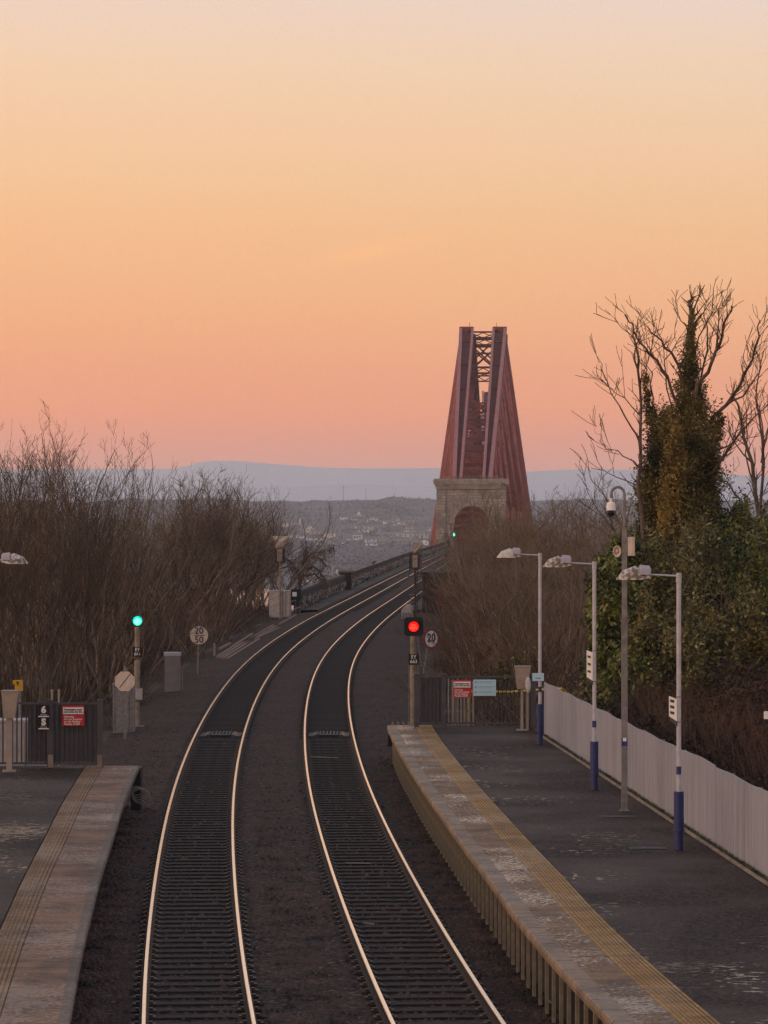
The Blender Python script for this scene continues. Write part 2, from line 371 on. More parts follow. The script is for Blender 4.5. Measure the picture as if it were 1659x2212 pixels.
# ------------------------------------------------------------------ terrain
def sstep(a,b,x):
    t=np.clip((x-a)/(b-a),0,1); return t*t*(3-2*t)
SHZ=[0,250,300,420,600,700,2150,2200,3050,3200,3260,3900,4150,4450,4800,6500,30000]
SHV=[-.45,-.45,-6,-22,-38,-48,-48,-45,-36,-28,-26.5,1.5,9,18,8,-10,-10]
def gz(X,Y):
    z=np.interp(Y,SHZ,SHV)
    d=X-np.interp(Y,_yy,_xs)
    near=(Y<262)
    side=sstep(7,16,np.abs(d))
    z=np.where(near,z+side*(np.where(d<0,.5,.2)+.35*np.sin(X*.35+Y*.12)),z)
    plat=(Y<97)&(d>6)
    z=np.where(plat,z+sstep(6.5,8.5,d)*.9,z)
    spur=sstep(0,4,-.037*Y-X)*(Y>=262)*(1-sstep(400,520,Y)); z=z+spur*(-.3-z)
    far=(Y>3000)
    z=np.where(far,z+sstep(3000,3600,Y)*(2.2*np.sin(X*.021+1)+1.6*np.sin(X*.053+Y*.01)+1.1*np.sin(X*.13)),z)
    return z
gx=np.unique(np.concatenate([np.arange(-60,60.1,2),np.arange(-900,901,15),np.linspace(-8900,8900,61)]))
gy=np.unique(np.concatenate([np.arange(-40,262,2.5),np.arange(262,720,12),np.arange(720,2100,115),np.arange(2100,4900,25),np.linspace(4900,15100,10)]))
GX,GY=np.meshgrid(gx,gy); GZ=gz(GX,GY)
V=np.stack([GX,GY,GZ],-1).reshape(-1,3); nx=len(gx); ny=len(gy)
idx=(np.arange(ny-1)[:,None]*nx+np.arange(nx-1)[None,:]).ravel()
Fq=np.stack([idx,idx+1,idx+1+nx,idx+nx],1)
mi=(GY[:-1,:-1].ravel()>1500).astype(int)
tag(link('ground',npmesh('ground',V,Fq,['soil','wood_far'],mi)),kind='structure')
b=MB(); b.quad((-9000,500,-45),(9000,500,-45),(9000,2600,-45),(-9000,2600,-45)); tag(build('water',b,'sea'),kind='structure')
def hill(name,prof,Y,depth,m,jit=0.0,seed=1):
    rg=np.random.default_rng(seed)
    px=[p[0] for p in prof]; py=[p[1] for p in prof]
    xs=np.unique(np.concatenate([np.linspace(px[0],px[-1],200),np.arange(-150,1810,7)])); ys=np.interp(xs,px,py)
    k=np.ones(9)/9; ys=np.convolve(np.pad(ys,4,mode='edge'),k,mode='valid'); 
    nz=np.convolve(rg.normal(size=len(xs)+8),np.ones(9)/9,mode='valid'); ys=ys+nz*jit
    rows=[(-1,0),(-.6,.35),(-.3,.72),(-.08,.97),(0,1),(.3,.85),(1,0)]
    V=[]
    for t,h in rows:
        for x,y in zip(xs,ys):
            X,_,Z=wp(x,y,Y); V.append((X,Y+t*depth,-11+(Z+11)*h))
    V=np.array(V);n=len(xs); idx=(np.arange(len(rows)-1)[:,None]*n+np.arange(n-1)[None,:]).ravel()
    tag(link(name,npmesh(name,V,np.stack([idx,idx+1,idx+1+n,idx+n],1),m)),kind='structure')
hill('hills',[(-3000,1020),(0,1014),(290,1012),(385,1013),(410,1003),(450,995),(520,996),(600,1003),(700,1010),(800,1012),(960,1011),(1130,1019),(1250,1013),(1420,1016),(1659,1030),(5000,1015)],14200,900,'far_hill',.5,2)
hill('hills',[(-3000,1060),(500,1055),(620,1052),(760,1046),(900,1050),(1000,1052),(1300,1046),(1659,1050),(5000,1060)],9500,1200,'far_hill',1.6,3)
hill('hills',[(-2000,1090),(350,1085),(560,1082),(700,1083),(760,1080),(860,1079),(905,1074),(925,1078),(1000,1083),(1300,1080),(1700,1083),(3500,1090)],4600,350,'wood_far',2.5,4)

# ------------------------------------------------------------------ ballast, tracks
b=MB(); pr=[(-9.0,-.36),(-4.9,-.30),(-3.7,-.215),(3.7,-.215),(4.9,-.30),(7.5,-.34)]
sweep(b,[(-5.6,-.33),(-4.3,-.24),(-3.4,-.15),(-2.72,-.148),(-2.58,-.19),(-.82,-.19),(-.68,-.148),(0,-.135),(.68,-.148),(.82,-.19),(2.58,-.19),(2.72,-.148),(3.4,-.15),(4.2,-.24),(5.6,-.31)],frange(14,236,2)+[237.05],M,rz_)
tag(build('trackbed',b,'ballast'),kind='structure')
b=MB(); sweep(b,[(-7.8,-.40),(-5.0,-.30)],frange(82,236,2),M); sweep(b,[(4.6,-.27),(7.0,-.40)],frange(97,236,2),M)
tag(build('lineside_path',b,'soil'),kind='structure')

def sleeper_mesh():
    b=MB(); b.box((0,0,-.225),(2.5,.255,.12),0)
    b.box((0,0,-.162),(1.0,.23,.006),0)
    for s in (-1,1):
        b.box((s*.7525,0,-.158),(.34,.16,.012),1)
        for t in (-.10,.10): b.box((s*.7525+t,0,-.142),(.05,.12,.03),1)
    return b
slp=sleeper_mesh(); slme=None
def make_track(off,label):
    t=thing('railway_track',(M(40)+off,40,0),label,'railway track')
    for s in (-.7525,.7525):
        b=MB()
        prof=[(-.07,-.155),(-.07,-.14),(-.012,-.125),(-.012,-.04),(-.036,-.03),(-.033,-.008),(-.024,0),(.024,0),(.033,-.008),(.036,-.03),(.012,-.04),(.012,-.125),(.07,-.14),(.07,-.155)]
        sweep(b,[(dx+s,dz) for dx,dz in prof],YS,lambda y:M(y)+off,rz_,mids=[0,0,0,0,0,1,1,1,0,0,0,0,0,0])
        build('rail',b,['rail_rust','rail_top'],t)
    global slme
    ys=frange(41,41+.65*99.5,.65)[:100]; rest=MB()
    for i in range(100+330):
        y=41+i*.65; x=M(y)+off; a=math.atan(-(M(y+.5)-M(y-.5)))
        if i<100:
            if slme is None:
                me=bpy.data.meshes.new('sleeper'); me.from_pydata(slp.v,[],slp.f)
                for m in ('sleeper','clip'): me.materials.append(MATS[m])
                me.polygons.foreach_set('material_index',slp.m); slme=me
            o=link('sleeper',slme,t,(x-t.location[0],y-40,rz_(y))); o.rotation_euler=(0,0,a+random.uniform(-.006,.006))
        else:
            rest.box((x,y,-.225+rz_(y)),(2.5,.255,.12),0,a)
    o=build('sleeper',rest,['sleeper'],t); o['kind']='stuff'
    return t
TL=make_track(-1.70,'left-hand railway track with bright polished rails curving towards the bridge')
TR=make_track(1.70,'right-hand railway track passing close beside the longer platform edge')

# loose stones on the ballast, nobody could count them
n=42000; yy=41+np.abs(rng.normal(size=n))*26; xx=np.interp(yy,_yy,_xs)+rng.uniform(-4.4,4.4,n)
dd=np.abs(np.abs(xx-np.interp(yy,_yy,_xs))-1.7); keep=(dd>1.3)|((rng.uniform(size=n)<.25)&(np.abs(dd-.7525)>.15)); xx=xx[keep];yy=yy[keep];n=len(xx)
C=np.stack([xx,yy,np.where(np.abs(np.abs(xx-np.interp(yy,_yy,_xs))-1.7)<.85,-.19,-.15)-.06*(np.abs(xx-np.interp(yy,_yy,_xs))>3.7)],1); s=rng.uniform(.022,.062,(n,1,1))
O=np.array([[1,0,0],[0,1,0],[-1,0,0],[0,-1,0],[.1,.1,.8]],float)[None]*s*(1+rng.uniform(-.35,.35,(n,5,3)))
t=rng.uniform(0,6.28,n);cs,sn=np.cos(t)[:,None],np.sin(t)[:,None];O=np.stack([O[:,:,0]*cs-O[:,:,1]*sn,O[:,:,0]*sn+O[:,:,1]*cs,O[:,:,2]],-1)
V=(C[:,None]+O).reshape(-1,3); base=(np.arange(n)*5)[:,None]
Fq=np.concatenate([base+np.array([[k,(k+1)%4,4]]) for k in range(4)])
mat('stone',(.007,.0045,.0035),(.115,.064,.042),rough=.9,island=True)
tag(link('ballast_stones',npmesh('ballast_stones',V,Fq,'stone')),'loose dark brown ballast stones lying between and beside the rails','ballast',kind='stuff')

# ------------------------------------------------------------------ platforms
PRy=[30,40.3,42.9,45.4,48.4,51.8,56.1,61.0,67.8,75.0,83.5,89.6,95.97]; PRx=[3.56,2.732,2.517,2.325,2.128,1.925,1.742,1.476,1.156,.82,.475,.25,.085]
PLy=[30,40.3,44.1,48.1,51.9,55.5,60.2,63.9,70.2,76.1,80.8]; PLx=[-3.1,-3.72,-3.975,-4.23,-4.44,-4.65,-4.88,-5.055,-5.38,-5.625,-5.81]
def smooth_table(ty,tx):
    g=np.arange(ty[0],ty[-1]+.01,.5); v=np.interp(g,ty,tx); k=np.exp(-.5*(np.arange(-8,9)/3.5)**2);k/=k.sum()
    return g,np.convolve(np.pad(v,8,mode='reflect',reflect_type='odd'),k,mode='valid')
_a=smooth_table(PRy,PRx); _b=smooth_table(PLy,PLx)
ER=lambda y: float(np.interp(y,*_a)); EL=lambda y: float(np.interp(y,*_b))
FX=lambda y: 4.23+(92.4-y)*.0555      # pale fence
H=.915
def make_platform(E,s,y1,label,right):
    """s: +1 body lies to the right of its edge"""
    ys=frange(34,y1,.95)
    t=thing('platform',(E(60)+s*2,60,0),label,'platform')
    tp='_r' if right else '_l'
    cw=.26 if right else .13; sw=.78 if right else .83; tw=1.25 if right else 1.27
    def part(name,prof,m,uv=True,mids=None):
        b=MB(); pr=[(s*dx,dz) for dx,dz in prof]
        if s<0: pr=pr[::-1]
        sweep(b,pr,ys,E,lambda y:H,uv=uv,mids=mids)
        # end caps
        n=len(pr); i0=len(b.v)-n
        b.f.append(tuple(range(i0,i0+n))); b.m.append(0)
        if b.uv is not None: b.uv+=[(0,0)]*n
        return build(name,b,m,t)
    part('coping',[(.30,-.14),(.0,-.13),(-.012,-.06),(.0,-.012),(.02,.004),(cw,.006)],'coping'+tp)
    part('paving',[(cw,-.02),(cw,.0),(sw,.002),(sw,-.02)],'slab'+tp)
    # tactile: raised ribs
    pr=[(sw,-.02)]; k=0; step=.0667; nr=int((tw-sw)/step)
    for k in range(nr):
        x=sw+k*step; pr+=[(x+.012,.001),(x+.018,.009),(x+step-.008,.009),(x+step-.002,.001)]
    pr.append((tw,-.02)); part('tactile_paving',pr,'tactile'+tp)
    # surface
    b=MB()
    for a,c in zip(ys[:-1],ys[1:]):
        xa=E(a)+s*tw; xc=E(c)+s*tw; fa,fc=(FX(a)-.12,FX(c)-.12) if right else (-14,-14)
        q=[(xa,a,H+.002),(fa,a,H-.01),(fc,c,H-.01),(xc,c,H+.002)]
        b.quad(*(q if right else q[::-1]))
    q=[(E(y1)+s*tw,y1,H+.002),(FX(y1)-.12 if right else -14,y1,H-.01)]; b.quad(q[0],q[1],(q[1][0],y1,-.4),(q[0][0],y1,-.4))
    build('surface',b,'asphalt',t)
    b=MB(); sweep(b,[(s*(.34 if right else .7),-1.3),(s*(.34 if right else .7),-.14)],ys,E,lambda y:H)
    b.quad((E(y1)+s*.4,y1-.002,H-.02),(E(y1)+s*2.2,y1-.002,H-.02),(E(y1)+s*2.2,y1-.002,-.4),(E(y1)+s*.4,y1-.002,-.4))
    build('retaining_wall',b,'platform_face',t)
    pm=MB(); pm.box((0,0,-.47),(.05,.16,1.0)); pm.box((.06*s,0,-.05),(.17,.06,.08)); pme=None
    y=40.5 if right else 999
    while y<y1-.2:
        if pme is None:
            o=build('support_post',pm,'post_conc'); pme=o.data; bpy.data.objects.remove(o)
        link('support_post',pme,t,(E(y)+s*.16-t.location[0],y-60,H-.075)); y+=.86
    return t
make_platform(ER,1,95.9,'long platform on the right with an ochre tactile strip and concrete edge posts',True)
make_platform(EL,-1,80.8,'short platform on the left with damp asphalt and brown edge paving',False)
# kerb and verge beside the pale fence
b=MB(); sweep(b,[(-.12,.0),(-.12,.03),(-.06,.035),(-.06,-.02)],frange(34,92,2),FX,lambda y:H); tag(build('kerb',b,'concrete'),kind='structure')
n=9000; y=rng.uniform(38,92,n); x=np.array([FX(v) for v in y])-.05+rng.uniform(-.02,.22,n); 
tag(link('verge_grass',blademesh('verge_grass',np.stack([x,y,np.full(n,H-.03)],1),.07,.016,.6,'moss')),'yellowish moss and short grass along the foot of the pale fence','grass',kind='stuff')
b=MB(); sweep(b,[(-.06,-.02),(.35,-.03),(.4,-.6)],frange(34,92,2),FX,lambda y:H); tag(build('verge',b,'soil'),kind='structure')

# pale boarded fence
fe=thing('boarded_fence',(FX(64),64,H),'pale lilac-grey close-boarded fence running along the back of the right platform','fence')
b=MB(); y=36.0; i=0
while y<92.3:
    x=FX(y)+.1; d=.005 if i%2 else 0
    top=H+1.40+(.012*math.sin(y*1.7)) + (.03 if 62<y<66 else 0)
    x2=FX(y+.125)+.1
    b.hexa([(x+d,y,H-.1),(x+d+.02,y,H-.1),(x2+d+.02,y+.122,H-.1),(x2+d,y+.122,H-.1),(x+d,y,top),(x+d+.02,y,top),(x2+d+.02,y+.122,top),(x2+d,y+.122,top)])
    y+=.125;i+=1
build('boards',b,'fence_paint',fe)
b=MB()
for z in (.25,1.15):
    b.hexa([(FX(36)+.14,36,H+z),(FX(36)+.19,36,H+z),(FX(92)+.19,92,H+z),(FX(92)+.14,92,H+z),(FX(36)+.14,36,H+z+.08),(FX(36)+.19,36,H+z+.08),(FX(92)+.19,92,H+z+.08),(FX(92)+.14,92,H+z+.08)])
build('rails',b,'timber',fe)
for k in range(19):
    y=37+k*3; b=MB(); b.box((FX(y)+.25,y,H+.6),(.1,.1,1.5)); build('fence_post',b,'timber',fe)

# ------------------------------------------------------------------ platform end fences
def bar_fence(name,x0,x1,Y,z0,z1,posts,label,panels,gap=.11,feet=None):
    t=thing(name,((x0+x1)/2,Y,z0),label,'fence')
    b=MB(); b.bb(x0,x1,Y-.02,Y+.02,z1-.05,z1-.003); b.bb(x0,x1,Y-.02,Y+.02,z0+.08,z0+.13); build('frame',b,'fence_steel',t)
    b=MB(); x=x0+.06
    while x<x1:
        if not any(abs(x-p)<.08 for p in posts): b.tube((x,Y,z0+.13),(x,Y,z1-.05),.019,n=6)
        x+=gap
    build('bars',b,'dark_metal',t)
    for p in posts:
        b=MB(); b.box((p,Y,(z0+z1)/2+.02),(.13,.13,z1-z0+.04)); b.box((p,Y,z1+.05),(.15,.15,.02)); build('post',b,'fence_steel',t)
    for p0,p1 in panels:
        b=MB(); b.bb(p0,p1,Y+.024,Y+.034,z0+.14,z1-.06)
        x=p0+.05
        while x<p1: b.bb(x,x+.05,Y+.012,Y+.023,z0+.14,z1-.06); x+=.12
        build('gate_panel',b,'fence_steel',t)
    return t
YR=95.2; z1=wp(0,1460,YR)[2]
xr=lambda px:(px-CX)/F*YR
fr=bar_fence('end_fence',xr(893),xr(1158),YR,H,z1,[xr(900),xr(958),xr(1152)],'dark steel railing and gate across the far end of the right platform',[(xr(908),xr(952))])
YL=80.2; z1l=wp(0,1517,YL)[2]; xl=lambda px:(px-CX)/F*YL
fl=bar_fence('end_fence',xl(-60),xl(222),YL,H,z1l,[xl(108),xl(216),xl(-40)],'dark steel railing and gate closing the end of the left platform',[(xl(60),xl(100)),(xl(116),xl(208))])
b=MB(); b.box((xl(110),YL-.08,H+.16),(.12,.02,.30)); b.box((xl(216),YL-.08,H+.16),(.12,.02,.30)); build('foot_plate',b,'concrete',fl)

def trespass(px0,py0,px1,py1,Y,label):
    x0,_,zt=wp(px0,py0,Y); x1,_,zb=wp(px1,py1,Y); w=x1-x0; h=zt-zb; cx=(x0+x1)/2
    t=thing('warning_sign',(cx,Y,zb),label,'sign','signs on the platform end fences')
    b=MB(); b.bb(x0,x1,Y-.006,Y+.006,zb,zt); build('board',b,'red_sign',t)
    b=MB(); b.bb(x0+.03*w,x1-.04*w,Y-.012,Y-.007,zt-.42*h,zt-.09*h); build('white_panel',b,'white_sign',t)
    b=MB(); b.bb(x0,x1,Y-.012,Y-.007,zt-.455*h,zt-.44*h)
    b.text('Passengers must\nnot cross the line',(cx-.01*w,Y-.016,zt-.255*h),w*.125,0,bold=.002,line=.85,sx=.98); build('lettering',b,'text_dark',t)
    b=MB(); b.text('Warning\nDo not trespass\non the Railway\nPenalty £1000',(x0+.08*w,Y-.012,zb+.27*h),w*.125,0,align='LEFT',bold=.001,line=.9); build('lettering',b,'text_white',t)
trespass(979,1469,1018,1507,YR-.10,'red and white warning sign beside the pale blue notice on the right fence')
trespass(135,1524,182,1568,YL-.10,'red and white warning sign right of the black marker boards on the left fence')
# pale blue notice
x0,_,zt=wp(1022.5,1468,YR-.1); x1,_,zb=wp(1071.5,1503,YR-.1); t=thing('notice_board',((x0+x1)/2,YR-.1,zb),'pale blue notice with faint lines of writing fixed to the end railing','sign')
b=MB(); b.bb(x0,x1,YR-.107,YR-.095,zb,zt); build('board',b,'blue_sign',t)
b=MB()
for k in range(3):
    z=zt-.07-k*.14; b.tube((x0+.07,YR-.112,z),(x0+.07,YR-.108,z),.035,n=12); b.bb(x0+.14,x1-.06,YR-.112,YR-.108,z+.01,z+.022); b.bb(x0+.14,x1-.12,YR-.112,YR-.108,z-.025,z-.013)
build('writing',b,'text_blue',t)
# black 6 / S car stop boards
x0,_,zt=wp(82.5,1523,YL-.1); x1,_,zb=wp(106,1576,YL-.1); h=(zt-zb)/2; cx=(x0+x1)/2
for i,(ch,lab) in enumerate((('6','black marker board with a white figure 6 on the left end fence'),('S','black marker board with a white letter S under the figure 6 board'))):
    z_t=zt-i*h; t=thing('marker_board',(cx,YL-.1,z_t-h),lab,'sign','train stop marker boards')
    b=MB(); b.bb(x0,x1,YL-.106,YL-.094,z_t-h+.004,z_t); build('board',b,'black',t)
    b=MB(); b.text(ch,(cx,YL-.11,z_t-h*.40),.215,bold=.012); b.text('Car stop',(cx,YL-.11,z_t-.78*h),.042); build('lettering',b,'text_white',t)
    b=MB(); b.bb(x0+.004,x1-.004,YL-.112,YL-.107,z_t-h+.008,z_t-h+.035); build('white_strip',b,'white_sign',t)

# tapered monitor housings on posts
def housing(px,pyt,pyb,pbase,wt,wb,Y,label,twin):
    x,_,zt=wp(px,pyt,Y); zb=wp(px,pyb,Y)[2]; k=Y/F
    t=thing('monitor_housing',(x,Y,H),label,'equipment','tapered monitor housings at the platform ends')
    b=MB(); b.hexa([(x-wb*k/2,Y-.12,zb),(x+wb*k/2-.03,Y-.12,zb),(x+wb*k/2-.03,Y+.10,zb),(x-wb*k/2,Y+.10,zb),(x-wt*k/2,Y-.17,zt),(x+wt*k/2,Y-.17,zt),(x+wt*k/2,Y+.17,zt),(x-wt*k/2,Y+.17,zt)])
    b.bb(x-wt*k/2-.01,x+wt*k/2+.01,Y-.19,Y+.19,zt,zt+.02); build('housing',b,'beige_box',t)
    b=MB(); b.box((x-.02,Y,(H+zb)/2),(.13 if not twin else .07,.12,zb-H)); b.box((x-.02,Y,H+.02),(.30,.25,.04))
    if twin: b.box((x+.13,Y+.05,(H+zb)/2),(.07,.07,zb-H))
    build('post',b,'beige_box',t)
    if twin:
        b=MB(); b.lathe((0,0,0),[(.001,-.01),(.10,0),(.14,.03),(.14,.06),(.10,.09)],16,axis='y')
        b.v=[(x+.14+vx*.55,Y-.28+vy,zb+.12+vz*1.6) for vx,vy,vz in b.v]; build('cover',b,'lamp_clean',t,smooth=False)
housing(1129,1440,1488,1578,34,24,93.6,'beige tapered monitor housing on twin posts near the right railing',True)
housing(22,1493,1551,1660,36,26,79.0,'beige tapered monitor housing on one post before the left railing',False)

# ------------------------------------------------------------------ lamp posts
def lamp_post(x,Y,label,headmat,flip=1,sign=None,h=4.94,bluesign=False):
    t=thing('lamp_post',(x,Y,H),label,'street lamp','lamp posts along the platforms')
    top=H+h
    b=MB(); b.tube((x,Y,H+1.0),(x,Y,top-.1),.042,n=16); b.tube((x,Y,top-.17),(x,Y,top),.05,n=16); build('column',b,'lamp_grey',t)
    b=MB(); b.tube((x,Y,H),(x,Y,H+.34),.078,n=16); b.tube((x,Y,H+.34),(x,Y,H+1.04),.09,n=16); b.tube((x,Y,H+.33),(x,Y,H+.37),.105,n=16); build('base_sleeve',b,'blue',t)
    b=MB(); b.tube((x,Y,H+1.345),(x,Y,H+1.49),.0445,n=16); build('band',b,'blue',t)
    f=-flip
    b=MB(); b.tube((x,Y,top-.055),(x+f*.52,Y,top-.03),.018,n=8); build('arm',b,'lamp_grey',t)
    # head: long translucent bowl and rear cap
    def ring(u,zlo,zhi,w):
        return [(x+f*u,Y-w,top+zlo),(x+f*u,Y+w,top+zlo),(x+f*u,Y+w*.9,top+(zlo+zhi)/2+.02),(x+f*u,Y+w*.45,top+zhi),(x+f*u,Y-w*.45,top+zhi),(x+f*u,Y-w*.9,top+(zlo+zhi)/2+.02)]
    def loft(b,rs,m=0):
        i=len(b.v)
        for r in rs: b.v+=r
        for j in range(len(rs)-1):
            for k in range(6): b.f.append((i+j*6+k,i+j*6+(k+1)%6,i+(j+1)*6+(k+1)%6,i+(j+1)*6+k)); b.m.append(m)
        b.f.append(tuple(i+5-k for k in range(6)));b.m.append(m); e=i+(len(rs)-1)*6; b.f.append(tuple(e+k for k in range(6)));b.m.append(m)
    b=MB(); loft(b,[ring(.69,-.12,.09,.13),ring(.78,-.12,.125,.14),ring(1.0,-.12,.045,.12),ring(1.115,-.122,-.108,.05)]); hd=build('diffuser',b,headmat,t)
    b=MB(); loft(b,[ring(.50,-.03,.08,.10),ring(.53,-.03,.13,.125),ring(.68,-.03,.145,.14),ring(.705,-.03,.12,.14)]); build('hood',b,'lamp_hood',t)
    b=MB(); loft(b,[ring(.50,-.085,-.033,.11),ring(.685,-.12,-.033,.13)]); build('gear_tray',b,'lamp_dirty',t)
    if sign:
        zz0,zz1,tilt=sign
        b=MB(); p0=(x-.045,Y-.045); w=.20; a=R(148)   # blade turned nearly edge-on
        dx,dy=-.10,.42
        b.hexa([(p0[0],p0[1],H+zz0),(p0[0]+.012,p0[1],H+zz0),(p0[0]+dx+.012,p0[1]+dy,H+zz0+.06),(p0[0]+dx,p0[1]+dy,H+zz0+.06),(p0[0],p0[1],H+zz1-.03),(p0[0]+.012,p0[1],H+zz1-.03),(p0[0]+dx+.012,p0[1]+dy,H+zz1+.0),(p0[0]+dx,p0[1]+dy,H+zz1+.0)])
        build('sign_plate',b,'white_sign',t)
        b=MB()
        for k in range(3):
            z=H+zz0+(zz1-zz0)*(.25+.25*k)
            b.hexa([(p0[0]+dx*.3-.006,p0[1]+dy*.3-.004,z),(p0[0]+dx*.3+.0,p0[1]+dy*.3-.004,z),(p0[0]+dx*.8,p0[1]+dy*.8-.004,z+.01),(p0[0]+dx*.8-.006,p0[1]+dy*.8-.004,z+.01),(p0[0]+dx*.3-.006,p0[1]+dy*.3-.004,z+.05),(p0[0]+dx*.3,p0[1]+dy*.3-.004,z+.05),(p0[0]+dx*.8,p0[1]+dy*.8-.004,z+.055),(p0[0]+dx*.8-.006,p0[1]+dy*.8-.004,z+.055)])
        build('lettering',b,'text_dark',t)
        b=MB(); b.hexa([(p0[0],p0[1],H+zz0-.09),(p0[0]+.01,p0[1],H+zz0-.09),(p0[0]+dx*.9+.01,p0[1]+dy*.9,H+zz0-.02),(p0[0]+dx*.9,p0[1]+dy*.9,H+zz0-.02),(p0[0],p0[1],H+zz0-.005),(p0[0]+.01,p0[1],H+zz0-.005),(p0[0]+dx*.9+.01,p0[1]+dy*.9,H+zz0+.05),(p0[0]+dx*.9,p0[1]+dy*.9,H+zz0+.05)]); build('lower_plate',b,'dark_metal',t)
        b=MB(); b.tube((x,Y,H+zz0-.03),(x,Y,H+zz0-.01),.052,n=12); b.tube((x,Y,H+zz1),(x,Y,H+zz1+.02),.052,n=12); build('clamp',b,'galv',t)
    return t
lamp_post(4.03,88.2,'farthest lamp post on the right platform, clean white head, blue notice on its column','lamp_clean')
lamp_post(4.56,74.0,'middle lamp post on the right platform with a dirty streaked head','lamp_dirty',sign=(2.36,3.0,0))
lamp_post(5.26,60.9,'nearest lamp post on the right platform with rust-edged dirty head','lamp_dirty',sign=(2.30,2.72,0))
lamp_post(-9.35,79.0,'lamp post of the left platform with only its dirty head in view','lamp_dirty',flip=-1,h=4.93)
Yb=88.08; x0,_,zt=wp(1150,1454,Yb); x1,_,zb=wp(1175,1471,Yb); t=thing('notice_board',((x0+x1)/2,Yb,zb),'small pale blue plate on the column of the farthest lamp post','sign')
b=MB(); b.bb(x0,x1,Yb-.006,Yb+.006,zb,zt); build('board',b,'blue_sign',t)
b=MB(); b.text('EXIT LIFT'[:0]+'-- ---',((x0+x1)/2,Yb-.01,zb+.08),.07,bold=.003); b.bb(x0+.09,x1-.09,Yb-.011,Yb-.007,zb+.06,zb+.066); build('writing',b,'text_dark',t)
# projecting sign at the right edge of the view
t=thing('projecting_sign',(6.08,47,H),'white box sign with a dark lower edge at the far right, over the brambles','sign')
b=MB(); b.bb(5.235,5.62,46.96,47.04,wp(0,1553,47)[2],wp(0,1537,47)[2]); build('sign_box',b,'white',t)
b=MB(); b.bb(5.235,5.62,46.965,47.035,wp(0,1563.5,47)[2],wp(0,1553,47)[2]-.001); build('lower_edge',b,'black',t)
b=MB(); b.tube((6.08,47,H),(6.08,47,H+4.2),.045,n=12); b.bb(5.62,6.05,46.98,47.02,wp(0,1553,47)[2],wp(0,1549,47)[2]); build('column',b,'lamp_grey',t)

# camera mast
X,Y=4.84,68.7; k=Y/F
t=thing('camera_mast',(X,Y,H),'tall grey square mast with a hooked top between two lamp posts','mast')
zs=lambda py: wp(0,py,Y)[2]
b=MB(); b.box((X,Y,(H+zs(1340))/2),(.118,.118,zs(1340)-H)); b.box((X,Y,(zs(1340)+zs(1141))/2),(.10,.10,zs(1141)-zs(1340))); b.box((X,Y,zs(1340)),(.16,.14,.02)); b.box((X,Y,H+.01),(.2,.2,.02)); build('mast_tube',b,'galv',t)
b=MB(); b.tube((X,Y,zs(1141)),(X,Y,zs(1068)),.030,n=12); b.tube((X,Y,zs(1128)),(X,Y,zs(1126)),.042,n=12)
r=.135; pts=[(X-r+r*math.cos(a),Y,zs(1068)+r*1.1*math.sin(a)) for a in np.linspace(0,math.pi,12)]; b.path(pts,.030,10); pts=[(X-2*r,Y,zs(1068)),(X-2*r,Y,zs(1076))]; b.path(pts,.03,10); build('swan_neck',b,'galv',t)
b=MB(); b.box((X-.003,Y-.062,zs(1603)),(.122,.006,.16)); build('label_band',b,'blue',t)
b=MB(); b.box((X,Y-.068,zs(1597)),(.07,.006,.07)); build('label',b,'yellow_rail' if False else 'white',t)
cxx=X-2*r; t=thing('dome_camera',(cxx,Y,zs(1112)),'white dome camera with a dark globe hanging from the hooked mast','camera')
b=MB(); b.lathe((cxx,Y,zs(1076)),[(.045,-.0),(.045,-.02),(.030,-.025),(.030,-.075),(.07,-.085),(.088,-.12),(.095,-.24),(.098,-.245)],20); build('housing',b,'white',t,smooth=False)
b=MB(); z0=zs(1076)-.246; b.lathe((cxx,Y,z0),[(.072,0),(.072,-.05),(.062,-.09),(.040,-.118),(.006,-.13)],20); build('dome',b,'black_gloss',t,smooth=True)
t=thing('loudspeaker',(X-.18,Y-.05,zs(1191)),'small pale horn loudspeaker fixed on the left of the mast','loudspeaker')
b=MB(); b.lathe((0,0,0),[(.03,.14),(.04,.06),(.088,.0),(.092,-.012),(.080,-.014),(.036,.05)],20,axis='y'); b.v=[(X-.155+vx*.92,Y-.06+vy,zs(1191)+vz*1.28) for vx,vy,vz in b.v]; build('horn',b,'cream_sign',t)
b=MB(); b.lathe((X-.155,Y-.055,zs(1191)),[(.001,-.02),(.03,0),(.03,.03)],12,axis='y'); b.lathe((X-.155,Y-.0,zs(1191)),[(.05,0),(.05,.03)],12,axis='y'); build('driver',b,'cream_sign',t)
t=thing('junction_box',(X+.135,Y,zs(1200)),'cream upright metal box on the right of the mast','box')
b=MB(); b.bb(X+.062,X+.20,Y-.07,Y+.07,zs(1200.5),zs(1161)); b.bb(X+.058,X+.205,Y-.075,Y+.075,zs(1161),zs(1160)); build('casing',b,'cream_sign',t)
b=MB(); b.bb(X+.165,X+.17,Y-.073,Y-.07,zs(1199),zs(1162)); build('door_edge',b,'concrete',t)
# drain covers
for (px,py,lab) in ((1410,1832,'dark rectangular cover set in the asphalt beside the nearest lamp post'),(1345,1764,'dark rectangular cover set in the asphalt at the foot of the mast')):
    p=gp(px,py,H); b=MB(); b.bb(p[0]-.42,p[0]+.25,p[1]-.22,p[1]+.22,H-.01,H+.004); b.bb(p[0]-.22,p[0]+.12,p[1]-.16,p[1]+.05,H+.004,H+.010,1)
    tag(build('access_cover',b,['black','dark_metal'],origin=p),lab,'cover')

